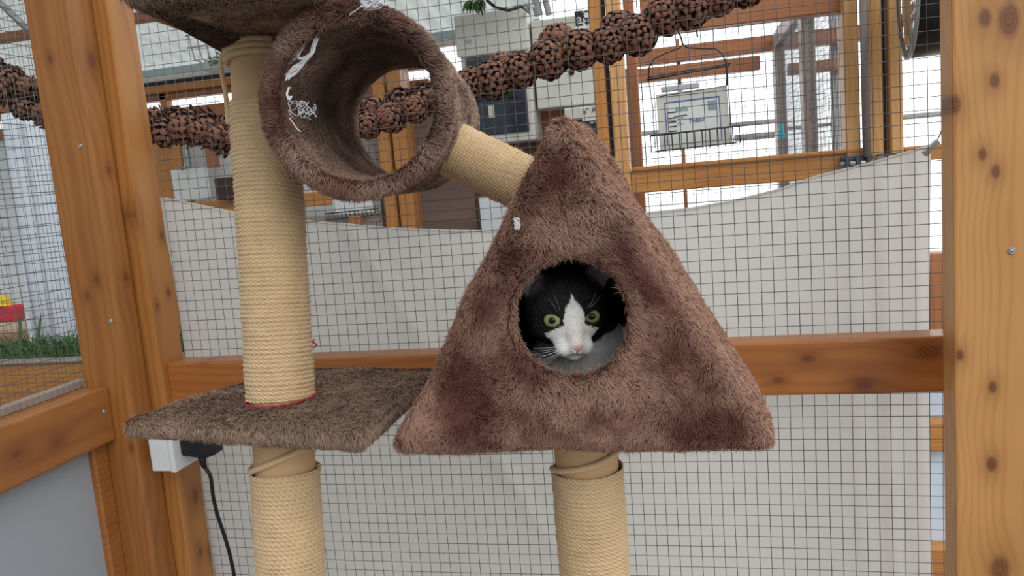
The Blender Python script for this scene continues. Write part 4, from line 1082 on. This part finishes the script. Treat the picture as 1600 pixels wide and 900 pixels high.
# upper platform: board, plush skirt
A2, B2, C2, D2 = (-.540, .713), (-.345, .703), (-.375, 1.0), (-.60, 1.0)
def wt2(c, n): return np.where(facing(c, n) > -.15, 1.0, .1)
V, F = surfnet(slab_sdf([A2, B2, C2, D2], topz+.006, topz+.045, .013), (-.64, .67, topz-.02), (-.18, 1.04, topz+.07), .005)
plt = link('platform', fur_mesh('platform', V, F, 60000, .011, comb_plat, PLAT_COL, wt2, lift=.25, width=.0009, jitter=.6, seed=22, droop=.9), PLUSH, tree, origin=(-.4, .85, topz))
MB().add([(-.552, .775, topz+.003), (-.37, .765, topz+.003), (-.39, .97, topz+.003), (-.572, .97, topz+.003), (-.552, .775, topz+.012), (-.37, .765, topz+.012), (-.39, .97, topz+.012), (-.572, .97, topz+.012)],
         [(3, 2, 1, 0), (4, 5, 6, 7), (0, 1, 5, 4), (1, 2, 6, 5), (2, 3, 7, 6), (3, 0, 4, 7)]).obj('bare_underside', TAN, plt)
# folded plush flap under the left of the upper platform
def flap():
    n = 14; V = []; 
    a0, a1 = Vector((-.528, .728, topz+.004)), Vector((-.600, .985, topz+.004))      # outer line
    b0, b1 = Vector((-.515, .735, topz+.001)), Vector((-.515, .905, topz-.004))      # inner fold line
    for i in range(n+1):
        t = i/n; p, q = a0.lerp(a1, t), b0.lerp(b1, t)
        for j in range(n+1):
            s_ = j/n; r = p.lerp(q, s_); r.z -= .010*math.sin(PI*s_)*t; V.append(r)
    m_ = len(V); V = V+[v+Vector((0, 0, .004)) for v in V]
    F = [((i)*(n+1)+j, (i+1)*(n+1)+j, (i+1)*(n+1)+j+1, i*(n+1)+j+1) for i in range(n) for j in range(n)]
    F = np.array([f[::-1] for f in F]+[tuple(m_+k for k in f) for f in F])
    me = fur_mesh('folded_flap', np.array([tuple(v) for v in V]), F, 9000, .006, lambda p, n_: np.tile([.3, 1., 0], (len(p), 1))+vnoise3(p, 30., 2)*.5, PLAT_COL, None, lift=.12, width=.0008, seed=9)
    link('folded_flap', me, PLUSH, plt, origin=(-.55, .86, topz))
flap()

# --- tunnel
tA, tB = np.array(P(556, 158, d=.838)), np.array(P(645, 190, d=1.20)); tB[2] = tA[2]+.002
tax = (tB-tA)/np.linalg.norm(tB-tA); TL = np.linalg.norm(tB-tA); TR = .0925
def tun_sdf(p):
    q = p-tA; h = q@tax; rad = q-h[:, None]*tax; r = np.linalg.norm(rad, axis=1)
    an = np.arctan2(rad[:, 2], rad[:, 0])
    bul = .0018*np.sin(h*34+1)+.0012*vnoise(p, 28., 7)
    th = .0085+.0015*np.exp(-(h/.02)**2)+.001*np.exp(-((TL-h)/.02)**2)
    a_ = np.abs(r-TR-bul)-th+.006; b_ = np.abs(h-TL/2)-TL/2+.006
    return np.minimum(np.maximum(a_, b_), 0)+np.sqrt(np.maximum(a_, 0)**2+np.maximum(b_, 0)**2)-.006
V, F = surfnet(tun_sdf, np.minimum(tA, tB)-.13, np.maximum(tA, tB)+.13, .004)
def tun_rad(p):
    q = p-tA; h = q@tax; rad = q-h[:, None]*tax; return h, nrm(rad), np.linalg.norm(rad, axis=1)
def tun_col(p, n, rng):
    a, b = TUN_COL(p, n, rng); k = (1+.45*vnoise(p, 24., 77)+.25*vnoise(p*np.array([1, .35, 1]), 70., 78))[:, None]
    h, rd, r = tun_rad(p); red = np.clip((.5+.9*vnoise(p, 26., 79))*np.exp(-(h/.035)**2), 0, 1)[:, None]        # redder pile round the front rim
    b = b*(1-red)+np.array([.24, .125, .095])*red; a = a*(1-red)+np.array([.075, .03, .024])*red
    return np.clip(a*k, .002, 1), np.clip(b*k, .002, 1)
def comb_tun(p, n):
    h, rd, r = tun_rad(p); inner = (n*rd).sum(1) < -.3; rim = (n@tax) < -.3
    tang = np.cross(tax, rd)
    c = np.where(inner[:, None], tax*1.0+tang*.3, -tax*.3+tang*.25+np.array([0, 0, -.9]))
    c = np.where(rim[:, None], rd*.9+tang*.2+np.array([0, 0, -.3]), c)
    return c+vnoise3(p, 18., 6)*1.0
def wt_t(c, n):
    h, rd, r = tun_rad(c); return np.where(facing(c, n) > -.12, 1., .08)*np.where(h < .03, 1.6, 1.)
def len_t(p, n):
    h, rd, r = tun_rad(p); inner = (n*rd).sum(1) < -.3
    return np.where(inner & (h > .02), .0075, np.where(h < .022, .0080, .0060))
me = fur_mesh('tunnel', V, F, 170000, len_t, comb_tun, tun_col, wt_t, lift=lambda p, n: np.where((n@tax) < -.2, .42, .10), width=.0009, jitter=.55, seed=31, droop=.8)
tun = link('tunnel', me, PLUSH, tree, origin=tuple((tA+tB)/2))
# torn white backing threads inside the front rim
def threads():
    rng = random.Random(3)
    def onwall(px, py, dd): return Vector(P(px, py, d=dd))
    def strand(pts, r, n=3, sp=.0018):
        mb = MB()
        for k in range(n):
            mb.tube(spline([Vector(p)+Vector([rng.uniform(-sp, sp) for _ in range(3)]) for p in pts], 5), r*rng.uniform(.6, 1.2), 5)
        return mb
    d = .846
    mb = strand([onwall(x, y, d) for x, y in ((496, 58), (492, 70), (487, 80), (478, 90), (470, 92), (463, 90))], .0008, 8)
    for pts in ([(472, 62), (471, 75), (466, 84), (458, 92)], [(494, 62), (490, 78), (484, 88), (477, 96), (466, 108), (456, 116), (449, 124)], [(470, 100), (460, 106), (452, 112), (447, 122)]):
        q = strand([onwall(x, y, d) for x, y in pts], .0009, 7, .002); mb.add(q.v, q.f)
    mb.obj('torn_backing', THREAD, tun, smooth=True)
    mb = MB()
    for k in range(16):
        c = (rng.uniform(456, 488), rng.uniform(163, 184)); pts = [c]
        for j in range(5): c = (min(494, max(450, c[0]+rng.uniform(-9, 9))), min(190, max(158, c[1]+rng.uniform(-8, 8)))); pts.append(c)
        mb.tube(spline([onwall(x, y, d+rng.uniform(-.004, .004)) for x, y in pts], 5), .00036, 5)
    mb.tube(spline([onwall(x, y, d-.002) for x, y in ((452, 184), (458, 192), (463, 200), (470, 206))]), .0006, 5)
    for k in range(5):
        mb.tube(spline([onwall(x+rng.uniform(-2, 2), y, d-.004) for x, y in ((452, 136), (448, 146), (451, 156), (455, 150))]), .0004, 5)
    mb.obj('thread_tangle', THREAD, tun, smooth=True)
    mb = MB()
    for k in range(14):
        c = Vector(P(582, 8, d=.80)); pts = [c+Vector((rng.uniform(-.014, .012), rng.uniform(-.004, .004), rng.uniform(-.004, .010))) for _ in range(5)]
        mb.tube(spline(pts, 5), .0007, 5)
    mb.tube(spline([P(568, 2, d=.8), P(562, 12, d=.8), P(550, 20, d=.8), P(546, 24, d=.8)]), .0004, 5)
    mb.obj('stuffing_tuft', THREAD, tun, smooth=True)
threads()

# --- triangular house
HY0, HY1 = .772, 1.045
hAp, hL, hR = np.array([-.121, 1.416]), np.array([-.333, 1.066]), np.array([.078, 1.066])   # outer triangle (x,z) after rounding
HR_ = .020
def tri_d(p, inset=0., rr=HR_):
    q = p[:, [0, 2]]; pts = [hL, hR, hAp]; cen = (hL+hR+hAp)/3; ds = []
    for i in range(3):
        a, b = pts[i], pts[(i+1) % 3]; e = (b-a)/np.linalg.norm(b-a); nn = np.array([e[1], -e[0]])
        if (cen-a)@nn > 0: nn = -nn
        ds.append((q-a)@nn+inset+rr)
    m = smax(smax(ds[0], ds[1], .012), ds[2], .012)
    return m
HC = np.array([-.1215, 1.2085]); HRX, HRZ = .0565, .0605
def house_sdf(p):
    a_ = tri_d(p); b_ = np.abs(p[:, 1]-(HY0+HY1)/2)-(HY1-HY0)/2+HR_
    a_ = a_+.0022*vnoise(p, 16., 11)
    outer = np.minimum(np.maximum(a_, b_), 0)+np.sqrt(np.maximum(a_, 0)**2+np.maximum(b_, 0)**2)-HR_
    ai = tri_d(p, .016, .006); bi = np.abs(p[:, 1]-(HY0+HY1)/2)-(HY1-HY0)/2+.016
    inner = np.maximum(ai, bi)
    r = np.hypot((p[:, 0]-HC[0])/HRX, (p[:, 2]-HC[1])/HRZ)*.058-.058
    hole = np.where(p[:, 1] < .9, r, 1.)
    return smax(smax(outer, -inner, .006), -hole, .014)
V, F = surfnet(house_sdf, (-.36, HY0-.02, 1.04), (.11, HY1+.02, 1.45), .004)
def comb_house(p, n):
    front = n[:, 1] < -.5
    cx = p[:, 0]-HC[0]; cz = p[:, 2]-HC[1]; r = np.hypot(cx, cz)
    base = np.stack([cx*2.2, np.zeros(len(p)), -np.ones(len(p))*.55], 1)
    big = vnoise3(p, 9., 40)*.75+vnoise3(p, 24., 50)*.8
    c = base+big
    ring = np.clip(1-(r-.055)/.02, 0, 1)[:, None]
    c = c*(1-ring)+ring*(np.stack([cx, r*0-.02, cz], 1)/np.maximum(r, .01)[:, None]*1.2+big*.3)
    side = n[:, 0] > .45
    c = np.where(side[:, None], np.array([.5, -.2, -.8])+big*.5, c)
    return c
def lift_h(p, n): return np.clip(.40+.6*vnoise(p, 13., 61)+.25*vnoise(p, 35., 62), .08, 1.2)
def wt_h(c, n):
    inner = (np.abs(c[:, 1]-(HY0+HY1)/2) < (HY1-HY0)/2-.012) & (tri_d(c, .016, .006) < .004)
    return np.where(inner, .05, np.where(facing(c, n) > -.15, 1., .1))
def len_h(p, n): return .0090+.0020*vnoise(p, 20., 71)
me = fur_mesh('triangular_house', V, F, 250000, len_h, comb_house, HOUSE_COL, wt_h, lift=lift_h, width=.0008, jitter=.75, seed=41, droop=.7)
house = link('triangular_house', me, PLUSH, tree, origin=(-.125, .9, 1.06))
fl = MB(); rng_ = random.Random(5); c = Vector(P(808, 350, Y=HY0-.006))
for k in range(10): fl.tube(spline([c+Vector((rng_.uniform(-.003, .003), rng_.uniform(-.002, .001), rng_.uniform(-.006, .006))) for _ in range(4)], 4), .0005, 5)
fl.obj('white_fluff', THREAD, house, smooth=True)
# base board of the tree on the floor (below the picture)
bmesh_base = MB().box((-.70, .70, .002), (.08, 1.10, .028)).obj('base_board', PLUSH if False else TAN, tree, bevel=.008, seg=2)

# ================================================================== THE KITTEN
def build_cat():
    hc = Vector((-.1235, .872, 1.199)); fwd = (Vector(EYE)-hc).normalized()
    # local axes: x to picture right, y out of the face, z up
    right = Vector((RW@np.array([1., -.10, 0]))).normalized(); yv = -(fwd)
    zv = right.cross(yv*-1).normalized()
    if zv.z < 0: zv = -zv
    right = (yv*1.0).cross(zv).normalized()
    fw = fwd
    Rm = np.array([right, fw, zv])                        # rows
    yaw = math.radians(-15); pit = math.radians(-20)
    cy, sy = math.cos(yaw), math.sin(yaw); Rz = np.array([[cy, sy, 0], [-sy, cy, 0], [0, 0, 1]])
    cpt, spt = math.cos(pit), math.sin(pit); Rx = np.array([[1, 0, 0], [0, cpt, spt], [0, -spt, cpt]])
    Rm = Rx@Rz@Rm; H0 = np.array(P(896, 500, Y=.822))-np.array([0, 3.6, 0])/100@Rm
    tol = lambda p: (p-H0)@Rm.T*100.                      # centimetres in head frame
    tow = lambda q: H0+(np.array(q, float)/100.)@Rm
    S = .94
    def ell(q, c, r):
        c, r = np.array(c, float), np.array(r, float); k = np.linalg.norm((q-c)/r, axis=1); return (k-1)*r.min()
    def cap(q, a, b, ra, rb):
        a, b = np.array(a, float), np.array(b, float); ab = b-a; t = np.clip(((q-a)@ab)/(ab@ab), 0, 1)
        return np.linalg.norm(q-a-t[:, None]*ab, axis=1)-(ra+(rb-ra)*t)
    EYES = [np.array([-2.12, 2.75, .0]), np.array([2.12, 2.75, .0])]
    def ear(q, sx):
        b0 = np.array([sx*3.1, -.6, 2.6]); tp_ = np.array([sx*5.4, -.2, 5.4])
        d = cap(q, b0, tp_, 1.9, .25)
        # cup opening towards front
        cc = cap(q, b0+np.array([sx*.15, 1.25, .5]), tp_+np.array([-sx*.1, .75, -.7]), 1.35, .15)
        return smax(d, -cc, .15)
    def head(q):
        d = ell(q, (0, -.4, .5), (4.5, 4.3, 4.0))
        d = smin(d, ell(q, (0, 1.0, -1.3), (3.4, 3.0, 2.4)), 1.2)            # cheeks
        for sx in (-1, 1):
            d = smin(d, ell(q, (sx*2.3, .4, -1.3), (1.7, 1.9, 1.6)), .9)
            d = smin(d, ell(q, (sx*.95, 3.6, -3.0), (1.15, 1.25, .95)), .55)   # whisker pads
        d = smin(d, cap(q, (0, 3.0, 1.0), (0, 4.8, -2.5), .95, .72), .7)       # bridge
        d = smin(d, ell(q, (0, 3.1, -3.95), (1.0, 1.2, .65)), .4)               # chin
        d = smin(d, ell(q, (0, 4.95, -2.5), (.56, .5, .40)), .25)                 # nose pad
        for e in EYES:
            d = smax(d, -ell(q, e+np.array([np.sign(e[0])*.15, 1.15, .0]), (.98, 1.7, .58)), .12)
        d = np.where(np.abs(q[:, 0]) < 2.0, smax(d, -cap(q, (0, 4.8, -3.3), (0, 5.6, -3.6), .10, .16), .25), d)  # philtrum hint
        for sx in (-1, 1): d = smin(d, ear(q, sx), .5)
        return d
    def body(p):
        q = p
        d = ell(q, (-.125, .950, 1.138), (.068, .080, .042))
        c1 = ell(q, (-.131, .922, 1.124), (.054, .045, .038))
        d = smin(d, c1, .02)
        d = smin(d, cap(q, (-.125, .92, 1.15), (-.1235, .885, 1.19), .036, .034), .015)
        for x in (-.158, -.100): d = smin(d, cap(q, (x, .895, 1.118), (x-.002, .868, 1.107), .014, .012), .008)
        return d
    def f(p): return smin(head(tol(p))/100., body(p), .012)
    V, F = surfnet(f, (-.215, .79, 1.085), (-.035, 1.035, 1.285), .0020)
    WHT = np.array([.90, .89, .87]); BLK = np.array([.014, .013, .015]); PNK = np.array([.62, .30, .27])
    def whitemask(p):
        q = tol(p); x, y, z = q.T; nz = vnoise(p, 260., 5)*.12
        inhead = head(q) < .6
        wdt = np.interp(z, [-5, -4.2, -3.2, -2.2, -1.5, -1.0, -.4, .6, 1.4, 2.2, 2.9], [1.5, 1.7, 1.9, 2.3, 2.6, 2.1, 1.15, 1.1, .75, .15, .0])
        wdt = np.where((z < -.9) & (z > -4.2), wdt+.15*np.sin(z*3), wdt)
        m = (np.abs(x+.05)+nz < wdt) & (y > .6) & (z < 3.0)
        m |= (z < -4.6)
        m |= (~inhead) & (p[:, 1] < .925) & (p[:, 2] < 1.175)
        # black cap on cheeks
        return m
    def colour(p, n, rng):
        q = tol(p); m = whitemask(p)[:, None]; k = 1+rng.normal(0, .07, (len(p), 1))
        c = np.where(m, WHT*k, BLK*k)
        pk = np.exp(-(((q[:, 0])/.6)**2+((q[:, 2]+2.48)/.40)**2)**2)*(q[:, 1] > 4.0)
        soft = .35*np.exp(-(((q[:, 0])/.85)**2+((q[:, 2]+1.2)/1.2)**2))*(q[:, 1] > 3.0)
        c = c*(1-pk[:, None])+PNK*pk[:, None]; c = c*(1-soft[:, None])+np.array([.78, .58, .52])*soft[:, None]
        mouth = np.exp(-((q[:, 0]/.07)**2))*(q[:, 2] < -2.85)*(q[:, 2] > -3.45)*(q[:, 1] > 4.0)
        ml = np.exp(-(((q[:, 2]+3.55+.22*np.abs(np.abs(q[:, 0])-.6))/.07)**2))*(np.abs(q[:, 0]) < 1.1)*(q[:, 1] > 3.6)
        mm = np.clip(mouth+ml, 0, 1)[:, None]*.75; c = c*(1-mm)+np.array([.12, .05, .05])*mm
        # inner ears
        for sx in (-1, 1):
            e = np.linalg.norm(q-np.array([sx*4.3, .5, 4.1]), axis=1); ie = (np.exp(-(e/1.7)**4)*(n@Rm[1] > .0))[:, None]*.8
            c = c*(1-ie)+np.array([.50, .40, .43])*ie
        return c, np.clip(c*1.1, 0, .95)
    def comb(p, n):
        q = tol(p); inh = (head(q) < .6)[:, None]
        dh = q-np.array([0, 4.9, -2.4]); c = dh@Rm
        return np.where(inh, nrm(c), np.array([.0, .15, -1.]))
    def dmin_eye(q): return np.minimum(*[np.linalg.norm((q-e-np.array([np.sign(e[0])*.15, .9, 0]))*np.array([.95, .5, 1.62]), axis=1) for e in EYES])
    def wgt(c, n):
        q = tol(c); nose = np.linalg.norm((q-np.array([0, 5.2, -2.5]))*np.array([1, .6, 1.2]), axis=1)
        return np.where((dmin_eye(q) < 1.02) | (nose < .55), 0., 1.)*np.where(facing(c, n) > -.2, 1., .08)
    def ln(p, n):
        q = tol(p); near = np.clip((np.linalg.norm(q-np.array([0, 4.6, -1.2]), axis=1)-1.)/3.5, 0, 1); return .0018+.0036*near
    me = fur_mesh('kitten', V, F, 110000, ln, comb, colour, wgt, lift=.22, width=.00042, jitter=.22, seed=51, droop=.7, clumpf=300.)
    cat = link('kitten', me, CATFUR, None, origin=(-.125, .93, 1.09))
    tag(cat, 'black and white kitten peering out of the triangular house', 'cat')
    # eyes
    m, nt, b = newmat('cat eye'); g = NG(nt); tc = nt.nodes.new('ShaderNodeTexCoord'); sp = nt.nodes.new('ShaderNodeSeparateXYZ'); nt.links.new(tc.outputs['Object'], sp.inputs[0])
    xx = g.m('MULTIPLY', sp.outputs[0], .92)
    r = g.m('SQRT', g.m('ADD', g.m('MULTIPLY', xx, xx), g.m('MULTIPLY', sp.outputs[2], sp.outputs[2])))
    r = g.m('MULTIPLY', r, 1/.0090)
    col = g.ramp(r, [(0.0, (.002, .002, .002)), (.38, (.002, .002, .002)), (.42, (.26, .27, .09)), (.70, (.40, .39, .17)), (.88, (.26, .25, .10)), (.96, (.02, .02, .015)), (1., (.01, .01, .01))])
    nt.links.new(col, b.inputs['Base Color']); setp(b, Roughness=.06, Specular_IOR_Level=.28)
    for e in EYES:
        c = tow(e+np.array([np.sign(e[0])*.08, .20, 0])); mb = MB(); n1, n2 = 24, 32; R_ = .0096
        for j in range(n1+1):
            for k in range(n2):
                ph, th = PI*j/n1, 2*PI*k/n2; mb.v.append((1.12*R_*math.sin(ph)*math.cos(th), R_*math.cos(ph),   .84*R_*math.sin(ph)*math.sin(th)))
        mb.f = [(j*n2+k, j*n2+(k+1) % n2, (j+1)*n2+(k+1) % n2, (j+1)*n2+k) for j in range(n1) for k in range(n2)]; mb.m = [0]*len(mb.f)
        me2 = mb.mesh('eye', True); me2.materials.append(m)
        o = bpy.data.objects.new('eye', me2); COL.objects.link(o); o.parent = cat; 
        gaze = np.array(fw)+Rm[1]*.25-Rm[0]*.04+Rm[2]*.02; gaze = Vector(gaze).normalized(); zz = Vector(Rm[2]); xx_ = gaze.cross(zz).normalized(); zz = xx_.cross(gaze)
        mt = Matrix.Identity(4)
        for i in range(3): mt[i][0] = xx_[i]; mt[i][1] = gaze[i]; mt[i][2] = zz[i]
        o.rotation_mode = 'QUATERNION'; o.rotation_quaternion = mt.to_quaternion(); o.location = Vector(c)-cat.location
    # whiskers
    rng = random.Random(2); WM = plain('whisker white', (.85, .85, .85), .4)
    def wh(a, b, c, r=.00016): MB().tube([Vector(tow(q)) for q in spline([a, b, c], 7)], [r*(1-.75*i/14) for i in range(15)], 5).obj('whisker', WM, cat, smooth=True)
    for sx in (-1, 1):
        for k in range(8):
            z = -2.7-.2*k*.5; u = k/7
            wh((sx*1.7, 4.3, z), (sx*(3.6+rng.uniform(-.4, .4)), 3.9, z-.2+u*-.9+rng.uniform(-.2, .2)), (sx*(5.2+rng.uniform(-.7, .5)), 2.9, z-.1-1.9*u+rng.uniform(-.3, .3)))
        for k in range(2):
            wh((sx*(1.5+.35*k), 3.6, 1.2), (sx*(1.9+.45*k), 4.4, 2.2), (sx*(2.3+.7*k), 4.5, 3.4-.4*k), .00013)
build_cat()
